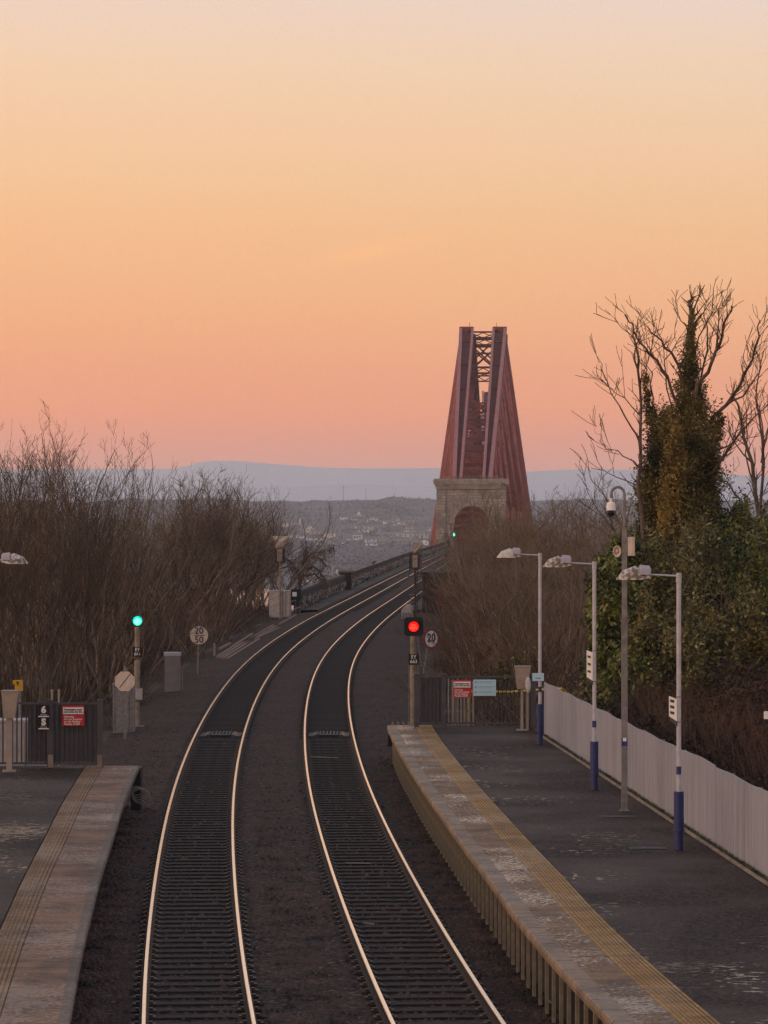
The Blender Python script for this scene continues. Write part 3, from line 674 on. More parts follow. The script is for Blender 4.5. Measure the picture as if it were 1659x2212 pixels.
# ------------------------------------------------------------------ signals and lineside equipment
def signal(px,ly,py,Y,plate,green,label,boxed):
    x=(px-CX)/F*Y; zl=wp(0,ly,Y)[2]; zp=wp(0,py,Y)[2]; g=-.35
    t=thing('railway_signal',(x,Y,g),label,'signal')
    b=MB(); b.tube((x-.02,Y,g),(x-.02,Y,zl-.2),.085,n=16); b.tube((x-.02,Y,zl-.62),(x-.02,Y,zl-.60),.10,n=16); b.tube((x-.02,Y,zl-1.9),(x-.02,Y,zl-1.35),.10,n=16); b.box((x-.02,Y,g+.05),(.5,.5,.1)); build('post',b,'galv' if not boxed else 'post_conc',t)
    b=MB(); w=.29
    pts=[(x-w,zl-w+.06),(x-w+.06,zl-w),(x+w-.06,zl-w),(x+w,zl-w+.06),(x+w,zl+w-.06),(x+w-.06,zl+w),(x-w+.06,zl+w),(x-w,zl+w-.06)]
    if not green: b.prism(pts,Y-.10,Y-.06)
    b.lathe((x,Y-.1,zl),[(.19,.0),(.19,.22)],20,axis='y'); build('backboard',b,'black',t)
    b=MB(); n=14
    for k in range(n):      # hood, upper half tube
        a0=math.pi*(k/n);a1=math.pi*((k+1)/n)
        for rr in (.178,.190):
            b.quad((x+rr*math.cos(a0),Y-.105,zl+rr*math.sin(a0)),(x+rr*math.cos(a1),Y-.105,zl+rr*math.sin(a1)),(x+rr*math.cos(a1),Y-.34,zl+rr*math.sin(a1)),(x+rr*math.cos(a0),Y-.34,zl+rr*math.sin(a0)))
    build('hood',b,'black',t)
    b=MB(); b.lathe((x,Y-.115,zl),[(.158,0),(.158,.012)],24,axis='y'); build('lens',b,'lens_green' if green else 'lens_red',t)
    b=MB()
    if green:
        for i in range(-3,4):
            for j in range(-3,4):
                if i*i+j*j<11: b.lathe((x+i*.033,Y-.122,zl-.02+j*.033),[(.012,0),(.012,.006)],8,axis='y')
    else:
        for j in range(5):
            w=(.07,.10,.11,.11,.04)[j]; b.bb(x-w-.01,x+w-.01,Y-.122,Y-.117,zl+.055-j*.042,zl+.067-j*.042)
    build('led_array',b,'led_green' if green else 'led_red',t)
    w=.155; b=MB(); b.bb(x-w,x+w,Y-.12,Y-.10,zp-w*1.05,zp+w*1.05); pl=build('number_plate',b,'black',t)
    b=MB(); b.text(plate,(x,Y-.125,zp+.002),.15,bold=.002,line=.95); build('lettering',b,'text_white',pl)
    if boxed is True:
        b=MB(); bx=wp(297,1500,Y); b.bb(x-.10,x+.16,Y-.16,Y-.02,wp(0,1511,Y)[2],wp(0,1487,Y)[2]); build('box',b,'cab_white',t)
    else:
        b=MB()
        for s in (-.14,.14): b.tube((x+s,Y+.3,zl-1.2),(x+s,Y+.3,g),.012,n=6)
        build('ladder',b,'galv',t)
    return t
signal(893.5,1353.3,1424,105,'EY\n663',False,'signal showing a bright red light, its plate reading EY 663','x')
signal(297.5,1341,1408,114,'EY\n661',True,'signal showing a bright green light, its plate reading EY 661',True)

def disc_sign(px,py,pr,Y,ang,basepy,label,red,lean=0):
    x,_,z=wp(px,py,Y); r=pr*Y/F; bz=wp(px,basepy,Y)[2]-.3
    t=thing('speed_sign',(x,Y,bz),label,'sign')
    def rot(b):
        C,Sn=math.cos(ang),math.sin(ang)
        b.v=[(x+(vx*C-vy*Sn),Y+(vx*Sn+vy*C),z+vz) for vx,vy,vz in b.v]; return b
    b=MB(); b.lathe((0,0,0),[(r,-.008),(r,.008)],36,axis='y'); build('rim',rot(b),'red_rim' if red else 'text_dark',t)
    b=MB(); b.lathe((0,0,0),[(r*(.80 if red else .975),-.013),(r*(.80 if red else .975),-.009)],36,axis='y'); build('face',rot(b),'white_sign' if red else 'cream_sign',t)
    b=MB()
    if red: b.text('20',(0,-.017,.03),r*1.12,bold=.012,sx=.98)
    else:
        b.text('20',(0,-.017,r*.47),r*.98,bold=.006); b.text('50',(0,-.017,-r*.50),r*.98,bold=.006); b.bb(-r*.55,r*.55,-.018,-.014,-r*.045,r*.035)
    build('numerals',rot(b),'text_dark',t)
    b=MB(); b.tube((x-lean,Y+.05,bz),(x,Y+.05,z+r*1.12),.032,n=10); build('post',b,'galv',t)
    if red:
        b=MB(); b.tube((x-.12-.3,Y+.05,bz+.3),(x-.62,Y+.05,z+.1),.02,n=8); build('stay',b,'galv',t)
disc_sign(931.5,1379.9,22.2,150,R(41),1440,'round speed sign with a red rim reading 20, beside the red signal',True,lean=.35)
disc_sign(429.9,1372.5,20,149,R(6),1458,'round cream speed sign reading 20 over 50, left of the tracks',False,lean=.08)
# octagonal board on post, blank face with a rusty streak
x,Y,z=wp(269.5,1471.7,107.5); r=22.8*Y/F
t=thing('octagonal_sign',(x,Y,-.4),'blank whitish octagonal board with a diagonal rusty streak','sign')
b=MB(); pts=[(x+r*math.cos(R(22.5+45*k))*1.0,z+r*math.sin(R(22.5+45*k))) for k in range(8)]; b.prism(pts,Y-.01,Y+.01); build('board',b,'cream_sign',t)
b=MB(); b.beam((x-.16,Y-.016,z-.20),(x+.17,Y-.016,z+.23),.004,.035); build('rust_streak',b,'rail_rust' if False else 'timber',t)
b=MB(); b.box((x,Y+.06,(z-.4)/2+.2),(.08,.08,z+.4+.55)); build('post',b,'galv',t)
# galvanised enclosure behind it
def panelled(name,x0,x1,Y,dy,z0,z1,label,m,cat,ribs,topm=None,rails=False):
    t=thing(name,((x0+x1)/2,Y,z0),label,cat)
    b=MB(); b.bb(x0,x1,Y,Y+dy,z0,z1); build('body',b,m,t)
    b=MB(); b.bb(x0-.03,x1+.03,Y-.03,Y+dy+.03,z1,z1+.05 if not topm else z1+.14); build('lid',b,topm or m,t)
    b=MB()
    for q in ribs: b.bb(x0+q*(x1-x0)-.025,x0+q*(x1-x0)+.025,Y-.03,Y-.001,z0,z1-.02)
    if ribs: build('door_frame',b,m if topm else 'galv',t)
    if rails:
        b=MB()
        for zz in (z1-.55,z1-1.15): b.path([(x1,Y+dy*.5,zz),(x1+.12,Y-.1,zz+.03),(x1+.13,Y-.1,zz-.5)],.014,6)
        build('handrail',b,'galv',t)
    return t
p0=gp(244,1587,-.35); p1=gp(289,1587,-.35); Y=p0[1]
panelled('relay_enclosure',p0[0],p1[0],Y,.7,-.35,wp(0,1480,Y)[2],'weathered galvanised sheet enclosure behind the octagonal board','galv','cabinet',[.03,.45,.72,.86,.97])
p0=gp(355.5,1496,-.3); p1=gp(388,1496,-.3); Y=p0[1]
panelled('equipment_cabinet',p0[0],p1[0],Y,.5,-.3,wp(0,1417,Y)[2],'tall plain grey cabinet with a bluish lid and side handrails','cabinet','cabinet',[.98],'cab_top',True)
p0=gp(581,1334,-.3); p1=gp(627,1334,-.3); Y=p0[1]+.4
panelled('equipment_cabinet',p0[0],p1[0],Y,1.0,-.4,wp(0,1277,Y)[2],'wide pale weathered cabinet at the start of the viaduct parapet','cab_white','cabinet',[.55,.66,.78,.98])
# left: pale box behind the railing, yellow 9 sign, paired posts
panelled('storage_box',wp(-8,0,83)[0],wp(98,0,83)[0],83,.9,H-1.2,wp(0,1560,83)[2],'pale long box half hidden behind the left railing','cab_white','box',[.3,.6])
x,Y,z=wp(38,1478,90); t=thing('distance_sign',(x,Y,-.4),'small yellow sign with a black figure 9 behind the left railing','sign')
b=MB(); b.prism([(x-.13,z+.0),(x-.075,z-.0),(x-.075,z-.18),(x+.135,z-.18),(x+.135,z+.11),(x-.13,z+.11)],Y-.01,Y+.01); build('board',b,'yellow',t)
b=MB(); b.text('9',(x+.0,Y-.015,z+.015),.16,bold=.004); build('numeral',b,'text_dark',t)
b=MB(); b.box((x+.05,Y+.05,(z-.4)/2),(.06,.06,z+.4)); build('post',b,'galv',t)
for k,px in enumerate((112,127)):
    x=wp(px,0,86)[0]; zt=wp(0,1491,86)[2]; b=MB(); b.box((x,86,(zt-.4)/2),(.05,.05,zt+.4)); b.box((x,86,zt),(.07,.07,.03))
    tag(build('stake',b,'timber_pale',origin=(x,86,-.4)),('left','right')[k]+' one of two slim pale stakes standing behind the left railing','stake','slim stakes behind the left railing')
# pale palings behind the right end fence
t=thing('paling_fence',(xr(1000),97.2,-.3),'old pale timber palings seen through the bars of the right railing','fence')
for k,px in enumerate((968,978,984,990,996,1002,1008,1014,1022)):
    x=(px-CX)/F*97.2; w=(.05,.09,.05,.05,.05,.06,.05,.05,.05)[k]; b=MB(); zt=wp(0,1466+3*(k%3),97.2)[2]; b.bb(x-w/2,x+w/2,97.19,97.21,-.4,zt); build('paling',b,'timber_pale',t)
b=MB(); b.bb(xr(966),xr(1026),97.22,97.26,1.2,1.28); build('cross_rail',b,'timber_pale',t)
# yellow handrail
t=thing('yellow_handrail',wp(1150,1600,101),'yellow tubular handrail behind the right railing with a rounded end above the fence','handrail')
b=MB(); Y=100.5; P0=wp(1010,1493,Y); z0=P0[2]
pts=[P0,wp(1100,1496.5,Y),wp(1205,1487,Y-1.0)[0:3],wp(1216,1488,Y-1.2),wp(1222,1493,Y-1.2),wp(1225,1501,Y-1.2),wp(1225,1530,Y-1.2)]
pts[1]=wp(1100,1494.5,Y); b.path(pts,.028,8); b.tube(P0,(P0[0],Y,-.3),.028,n=8); b.tube(wp(1225,1530,Y-1.2),(wp(1225,0,Y-1.2)[0],Y-1.2,-.3),.028,n=8); build('tube',b,'yellow_rail',t)
# toothed anti-trespass blocks at the platform end
t=thing('trespass_guard',wp(866,1575,97.3),'row of dark toothed wedges laid past the tip of the right platform','guard')
for k in range(5):
    x=wp(849+k*11.5,0,97.0)[0]; b=MB(); b.prism([(x-.09,.62),(x-.02,.93),(x+.07,.80),(x+.02,.62)],96.4,97.8); build('wedge',b,'timber',t)
b=MB(); b.bb(wp(838,0,97)[0],wp(900,0,97)[0],96.3,97.9,.3,.62); build('bearer',b,'black',t)
t=thing('cable_coil',wp(300,1700,81.6),'loose dark cable coil and ledge hanging under the tip of the left platform','cable')
b=MB()
for q in range(5):
    cx,_,cz=wp(291,1712+q*3,80.4-q*.1); rr=.12+.018*q; pts=[(cx+rr*1.1*math.cos(a)+.03*q,80.9-.1*q,cz+rr*.9*math.sin(a)) for a in np.linspace(-.3*q,5.6,16)]; b.path(pts,.008,5)
build('loops',b,'beige_box',t)
b=MB(); b.bb(wp(285,0,81.3)[0],wp(306,0,81.3)[0],80.9,81.6,-.3,.85); build('end_block',b,'black',t)

# timbers beside the left track
def lay(name,px0,py0,px1,py1,w,h,label,m='timber',group='timbers laid beside the left track',z=-.25):
    a=gp(px0,py0,z);c=gp(px1,py1,z); b=MB(); b.beam((a[0],a[1],z+h/2),(c[0],c[1],z+h/2),w,h)
    tag(build(name,b,m,origin=a),label,'timber',group)
tl=[(468,1424,545,1372),(474,1426,548,1377),(481,1427,552,1381),(490,1428,560,1384),(526,1391,590,1354),(530,1394,597,1356),(546,1386,604,1359),(474,1406,497,1393)]
for k,q in enumerate(tl): lay('timber_beam',*q,.12,.13,'weathered brown beam in the loose row lying beside the left track')
lay('timber_beam',603,1351,640,1331,.12,.12,'single weathered beam lying near the wide pale cabinet',group=None)
for q,l in (((747,1864,800,1865),'longest pale stick lying across the right track'),((784,1994,808,1996),'short yellowish stick between the rails of the right track'),((671,1634.5,731,1637),'thin pale batten lying across the right track near the track device'),((1183,2160,1195,2168),'small broken stick on the ballast below the right platform edge')):
    a=gp(q[0],q[1],-.14);c=gp(q[2],q[3],-.14); b=MB(); b.beam(a,c,.035,.02); tag(build('stick',b,'timber_pale',origin=a),l,'stick')
for k,(px,py,h) in enumerate(((463,1398,.62),(507,1385,.3))):
    p=gp(px,py+20,-.3); b=MB(); b.box((p[0],p[1],-.3+h/2),(.10,.10,h)); b.box((p[0],p[1],-.3+h+.01),(.12,.12,.03)); tag(build('marker_peg',b,'timber_pale',origin=p),('taller pale wooden peg right of the 20 over 50 sign','shorter pale wooden peg at the edge of the brown beams')[k],'peg')

# track devices
def device(px,off,label):
    Y=F*CH/(1580-HY); x=M(Y)+off
    t=thing('track_device',(x,Y,-.16),label,'track equipment')
    b=MB(); b.bb(x-.30,x+.30,Y-.3,Y+.12,-.165,-.09); build('box',b,'black',t)
    b=MB()
    for k in range(6): b.bb(x-.30+k*.108,x-.26+k*.108,Y+.1,Y+1.5,-.13,-.085)
    build('grille',b,'dark_metal',t)
    b=MB()
    for s in (-1,1):
        for k in range(5):
            y=Y-.25+k*.32; b.path([(x+s*.64,y,-.12),(x+s*.5,y,-.12),(x+s*.44,y+.22,-.10),(x+s*.34,y+.25,-.10)],.009,5)
    build('cables',b,'beige_box',t)
device(710,1.70,'comb-like black device with looped cables between the right track rails')
device(480,-1.70,'comb-like black device with looped cables between the left track rails')

# rear view of signals near the viaduct
def rear_signal(px,Y,ptop,label,hoods):
    x=(px-CX)/F*Y; k=Y/F; Z=lambda py: wp(0,py,Y)[2]; g=-.35
    t=thing('railway_signal',(x,Y,g),label,'signal')
    b=MB(); b.tube((x,Y,g),(x,Y,Z(ptop+38)),.075,n=12); b.tube((x+.14,Y,g),(x+.14,Y,Z(ptop+60)),.03,n=6); build('post',b,'post_conc' if hoods==2 else 'rail_rust',t)
    b=MB(); c=(x-.02,Z(ptop+42)); w,h=.34,.52; b.prism([(c[0]-w,c[1]-h),(c[0]+w,c[1]-h),(c[0]+w,c[1]+h-.12),(c[0]+w-.12,c[1]+h),(c[0]-w+.12,c[1]+h),(c[0]-w,c[1]+h-.12)],Y,Y+.1); build('backboard',b,'dark_metal',t)
    b=MB(); b.bb(c[0]-.17,c[0]+.17,Y-.22,Y-.002,c[1]-.42,c[1]+.40); build('rear_case',b,'beige_box',t)
    b=MB(); b.bb(c[0]-.172,c[0]+.172,Y-.224,Y-.001,c[1]+.12,c[1]+.15); build('case_joint',b,'dark_metal',t)
    if hoods==2:
        b=MB(); b.lathe((0,0,0),[(.05,-.28),(.20,-.22),(.29,-.1),(.30,.05),(.28,.08)],18,axis='y'); b.v=[(x-.03+vx,Y+vy,Z(ptop+22)+vz) for vx,vy,vz in b.v]; build('round_case',b,'beige_box',t,smooth=True)
        for s in (-1,1):
            b=MB(); b.tube((x+s*.15,Y,Z(ptop+15)),(x+s*.62,Y,Z(ptop+2)),.09,n=10); build('indicator_arm',b,'beige_box',t)
        b=MB(); b.prism([(x-.5,Z(ptop+1)),(x+.5,Z(ptop+1)),(x+.15,Z(ptop+14)),(x-.15,Z(ptop+14))],Y+.09,Y+.16); build('indicator_plate',b,'cream_sign',t)
    else:
        b=MB(); b.prism([(x-.15,Z(ptop+2)),(x+.55,Z(ptop+2)),(x-.15,Z(ptop+26))],Y+.10,Y+.16); build('indicator_plate',b,'beige_box',t)
        b=MB(); b.tube((x-.1,Y,Z(ptop+24)),(x+.5,Y,Z(ptop+6)),.10,n=10); build('indicator_arm',b,'beige_box',t)
        b=MB()
        for s in (-.38,.38): b.tube((x+s,Y+.2,Z(ptop+70)),(x+s,Y+.2,Z(ptop+22)),.03,n=6)
        b.tube((x-.38,Y+.2,Z(ptop+28)),(x+.38,Y+.2,Z(ptop+28)),.02,n=6); b.bb(x-.5,x+.5,Y-.3,Y+.5,Z(ptop+76),Z(ptop+74)); build('service_cage',b,'dark_metal',t)
        b=MB()
        for q in range(5):
            z=Z(ptop+115+q*16); b.bb(x-.38,x-.05,Y-.25,Y-.05,z,z+.03)
        b.path([(x-.45,Y-.2,Z(ptop+165)),(x-.45,Y-.2,Z(ptop+148)),(x-.25,Y-.2,Z(ptop+118))],.03,6)
        b.bb(x+.15,x+.62,Y,Y+.03,Z(ptop+112),Z(ptop+111)); b.bb(x+.15,x+.62,Y,Y+.03,Z(ptop+133),Z(ptop+132)); build('ladder',b,'galv',t)
rear_signal(605,226,1157,'back of a tall signal with a V-shaped top by the wide pale cabinet',2)
rear_signal(897,226,1170,'back of a signal with one slanting arm in front of the viaduct rails',1)
x,Y,z=wp(882,1322,222); t=thing('location_case',(x,Y,-.4),'rounded pale case at the foot of the signal with the slanting arm','cabinet')
b=MB(); b.prism([(x-.45,-.4),(x+.30,-.4),(x+.30,z+.35),(x+.15,z+.5),(x-.1,z+.5),(x-.45,z+.1)],Y,Y+.5); build('casing',b,'cab_white',t)
b=MB(); b.bb(x-.40,x+.25,Y-.02,Y-.001,-.2,z-.05); build('door',b,'cabinet',t)

# ------------------------------------------------------------------ viaduct
vd=thing('approach_viaduct',(M(480),480,-1.5),'long two-track viaduct with a dark parapet leading to the stone portal','viaduct')
VY=frange(237,718,7)
b=MB(); sweep(b,[(-4.75,-1.6),(-4.75,-.30),(-3.9,-.28),(-3.9,-.20),(3.9,-.20),(3.9,-.28),(4.6,-.3),(4.6,-1.6)],VY,M,rz_,mids=[0,0,1,1,1,0,0]); build('deck',b,['parapet','ballast'],vd)
b=MB(); sweep(b,[(-4.35,-.25),(-4.35,-.04),(-3.10,-.02),(-3.10,-.25)],VY,M,rz_); build('walkway',b,'path_conc',vd)
b=MB(); sweep(b,[(3.15,-.25),(3.15,-.02),(4.1,-.03),(4.1,-.25)],VY,M,rz_); build('walkway',b,'path_conc',vd)
b=MB(); sweep(b,[(-4.62,-.3),(-4.62,1.15),(-4.40,1.15),(-4.40,-.3)],frange(237,296,4),M,rz_); sweep(b,[(-4.7,1.15),(-4.7,1.27),(-4.32,1.27),(-4.32,1.15)],frange(237,296,4),M,rz_,closed=True)
b.box((M(237)-4.5,237,.5),(.5,.5,1.7)); build('stone_parapet',b,'parapet',vd)
b=MB(); b.box((M(301)-4.55,301,.4),(1.0,9.5,1.9)); b.box((M(301)-4.55,301,1.42),(1.2,10,.16)); build('parapet_pier',b,'parapet',vd)
for s,x in ((-1,-4.5),(1,4.45)):
    y0=306 if s<0 else 250
    b=MB(); ys=frange(y0,717,7)
    sweep(b,[(x-.05,1.12),(x-.05,1.24),(x+.08,1.24),(x+.08,1.12)],ys,M,rz_,closed=True); sweep(b,[(x-.03,.72),(x-.03,.78),(x+.05,.78),(x+.05,.72)],ys,M,rz_,closed=True)
    sweep(b,[(x-.02,-.25),(x-.02,.70)],ys,M,rz_)
    build('parapet_girder',b,'parapet',vd)
    b=MB(); y=y0
    while y<715:
        X=M(y)+x; z=rz_(y); b.bb(X-.05,X+.07,y-.06,y+.06,z-.3,z+1.12); y+=1.6
    o=build('baluster',b,'dark_metal',vd); o['kind']='stuff'
# tangle of cables hung along the left parapet
segs=[]
for i in range(620):
    y=238+ (i/620.0)**1.15*440; X=M(y)-4.30; z=rz_(y)+random.uniform(.55,.85); p=(X+.02,y,z)
    L_=random.uniform(.8,2.4); dz=random.uniform(-.75,-.15); n=6; q0=p
    for k in range(1,n+1):
        t_=k/n; q=(X+.05+.10*math.sin(t_*3.1+i),y+L_*t_+random.uniform(-.1,.1),z+dz*math.sin(t_*math.pi*random.uniform(.5,1.0)))
        segs.append((*q0,*q,.034,.034)); q0=q
for h in (.62,.50):
    for y in frange(238,690,3): segs.append((M(y)-4.3,y,rz_(y)+h+.04*math.sin(y),M(y+3)-4.3,y+3,rz_(y+3)+h+.04*math.sin(y+3),.03,.03))
o=link('cable_bundle',segmesh('cable_bundle',segs,'cable',4)); tag(o,'tangled pale cables slung along the inside of the left viaduct parapet','cables',kind='stuff')
# girders and piers below
b=MB()
for s in (-3.6,3.6):
    for y in range(260,712,8):
        a=(M(y)+s,y,-1.7+rz_(y));c=(M(y+8)+s,y+8,-1.7+rz_(y)); a2=(a[0],a[1],-7);c2=(c[0],c[1],-7)
        b.beam(a,c,.5);b.beam(a2,c2,.5);b.beam(a,c2,.3);b.beam(a2,c,.3)
build('lattice_girder',b,'steel_red',vd)
for y in range(290,710,52):
    z=float(np.interp(y,SHZ,SHV)); b=MB(); b.box((M(y),y,(z-7)/2-.3),(11,3.4,-7-z+1),taper=.8); build('pier',b,'masonry_plain',vd)
# dark brick abutment on the right
xa=wp(913,0,240)[0]; t=thing('stone_abutment',(xa+1.8,240,-.5),'dark flat-topped masonry block beside the right rails, half hidden by twigs','wall')
b=MB(); b.bb(xa,xa+3.6,240,246,-8,wp(0,1247,240)[2]); build('block',b,'parapet',t)
b=MB(); b.bb(xa-.12,xa+3.75,239.85,246.2,wp(0,1247,240)[2],wp(0,1236,240)[2]); build('coping',b,'parapet',t)
b=MB(); b.bb(xa+1.0,xa+2.2,239.92,239.999,wp(0,1320,240)[2],wp(0,1268,240)[2]); build('red_panel',b,'steel_dark',t)
# small white notice and low fence beside the wide cabinet
x,Y,z=wp(637,1284,231); t=thing('small_notice',(x,Y,-.3),'small white square notice on a dark board right of the wide pale cabinet','sign')
b=MB(); b.bb(x-.30,x+.42,Y,Y+.04,z-.75,z+.35); build('backing',b,'black',t)
b=MB(); b.bb(x-.17,x+.12,Y-.02,Y-.004,z-.14,z+.16); build('plate',b,'white',t)
b=MB()
for pz in (1297,1315):
    a=wp(628,pz+3,229);c=wp(649,pz-4,233); b.tube(a,c,.025,n=6)
for px in (629,639,648): a=wp(px,1296,231); b.tube(a,(a[0],231,-.4),.02,n=6)
tag(build('low_railing',b,'galv',origin=wp(638,1320,231)),'short pale two-rail railing right of the wide cabinet','railing')
# crow
x,Y,z=wp(836.5,1211,352); b=MB(); x=M(352)-4.48; z=rz_(352)+1.24
b.lathe((0,0,0),[(.01,-.3),(.07,-.16),(.11,0),(.09,.14),(.03,.2)],10,axis='y'); b.v=[(x+vy*.8,352+vx,z+.22+vz+vy*.25) for vx,vy,vz in b.v]
b.tube((x+.14,352,z+.30),(x+.20,352,z+.38),.06,n=8); b.tube((x+.2,352,z+.38),(x+.30,352,z+.36),.02,.004,n=6)
for s in (-.03,.03): b.tube((x,352+s,z),(x,352+s,z+.18),.012,n=5)
tag(build('crow',b,'crow',origin=(x,352,z)),'small black bird perched on the left viaduct parapet','bird')
# distant green signal at the portal
x,Y,z=wp(979.5,1154,700); t=thing('railway_signal',(x,Y,z-2.2),'tiny distant signal showing green in front of the stone portal','signal')
b=MB(); b.tube((x,Y,z-2.6),(x,Y,z-.3),.10,n=8); build('post',b,'galv',t)
b=MB(); b.lathe((x,Y-.05,z),[(.62,0),(.62,.2)],18,axis='y'); build('backboard',b,'black',t)
b=MB(); b.lathe((x,Y-.12,z-.08),[(.42,0),(.42,.05)],18,axis='y'); build('lens',b,'lens_green',t)
b=MB(); b.lathe((x,Y-.14,z-.12),[(.20,0),(.20,.01)],12,axis='y'); build('led_array',b,'led_green',t)

# ------------------------------------------------------------------ portal
PC=M(720); PY=720; zr=rz_(720)
zz=lambda py: wp(0,py,PY)[2]
pt=thing('stone_portal',(PC,PY,zr),'tall grey-brown stone gateway with a round arch and projecting cornice before the red bridge','gateway')
W=7.25; aw=3.65; zs_=zz(1131); ztop=zz(1043)
b=MB()
def wallpart(y0,y1):
    n=16; arc=[(aw*math.cos(a),zs_+aw*1.02*math.sin(a)) for a in np.linspace(0,math.pi,n+1)]
    for yy_,flip in ((y0,0),(y1,1)):
        for k in range(n):
            (xa_,za),(xb_,zb_)=arc[k],arc[k+1]
            q=[(PC+xa_,yy_,za),(PC+xb_,yy_,zb_),(PC+xb_,yy_,ztop),(PC+xa_,yy_,ztop)]; b.quad(*q)
    for k in range(n):
        (xa_,za),(xb_,zb_)=arc[k],arc[k+1]; b.quad((PC+xa_,y0,za),(PC+xa_,y1,za),(PC+xb_,y1,zb_),(PC+xb_,y0,zb_))
    for s in (-1,1):
        x0,x1=sorted((PC+s*aw,PC+s*W)); b.bb(x0,x1,y0,y1,-48,ztop)
wallpart(PY,PY+9)
build('wall',b,'masonry',pt,)
for s in (-1,1):
    b=MB(); x0,x1=sorted((PC+s*(W-1.75),PC+s*(W+.08))); b.bb(x0,x1,PY-.35,PY-.01,-48,zz(1056)); build('pilaster',b,'masonry',pt)
b=MB()
for k,(o,z0,z1_) in enumerate(((.12,1056,1051),(.32,1051,1046),(.62,1046,1041),(.72,1041,1036),(.55,1036,1034))): b.bb(PC-W-o,PC+W+o,PY-.35-o,PY+9+o,zz(z0),zz(z1_))
build('cornice',b,'masonry_plain',pt)
b=MB()
for k in range(11):
    a0=math.pi*(k+.08)/11; a1=math.pi*(k+.92)/11; pts=[(PC+r_*math.cos(a),zs_+r_*1.02*math.sin(a)) for r_,a in ((aw,a0),(aw+1.25+.35*(k%2),a0),(aw+1.25+.35*(k%2),a1),(aw,a1))]; b.prism(pts,PY-.12,PY-.003)
build('arch_stones',b,'masonry_plain',pt)
b=MB(); Yh=PY+.3
for k in range(22): x=PC-5.9+k*.56; b.tube((x,Yh,zz(1034)),(x,Yh,zz(1028.5)),.05,n=5)
b.beam((PC-5.9,Yh,zz(1029)),(PC+5.9,Yh,zz(1029)),.08); build('parapet_rail',b,'galv',pt)

# ------------------------------------------------------------------ cantilever bridge
br=thing('railway_bridge',(M(927),927,zr),'huge red steel cantilever railway bridge rising behind the stone gateway','bridge')
sl=.041
def cl(Y): return PC+sl*(Y-PY)
ZT,ZB=56.0,-43.0; HT,HB=4.55,18.3
half=lambda z: HT+(ZT-z)/(ZT-ZB)*(HB-HT)
def P3(Y,s,h,z): return (cl(Y)+s*h,Y,z)
def latt(b,p,q,w,th,m=0,nn=None,edge=.34):
    """flat lattice member: two edge bars and zigzag"""
    a=np.array(p,float);c=np.array(q,float);d=c-a;l=np.linalg.norm(d);d/=l
    side=np.cross(d,(0,0,1)); side=side if np.linalg.norm(side)>.2 else np.array([1.,0,0]); 
    side/=np.linalg.norm(side); side=np.cross(side,d) if th=='v' else side
    for s in (-1,1): b.beam(a+side*s*w/2,c+side*s*w/2,edge,edge,m)
    n=nn or max(3,int(l/(w*1.3)))
    for k in range(n):
        s=1 if k%2 else -1
        b.beam(a+d*l*k/n+side*s*w/2,a+d*l*(k+1)/n-side*s*w/2,edge*.5,edge*.5,m)
def xbrace(b,y0,z0,y1,z1,h0,h1,w=.35,m=0):
    b.beam(P3(y0,-1,h0,z0),P3(y1,1,h1,z1),w,None,m); b.beam(P3(y0,1,h0,z0),P3(y1,-1,h1,z1),w,None,m)
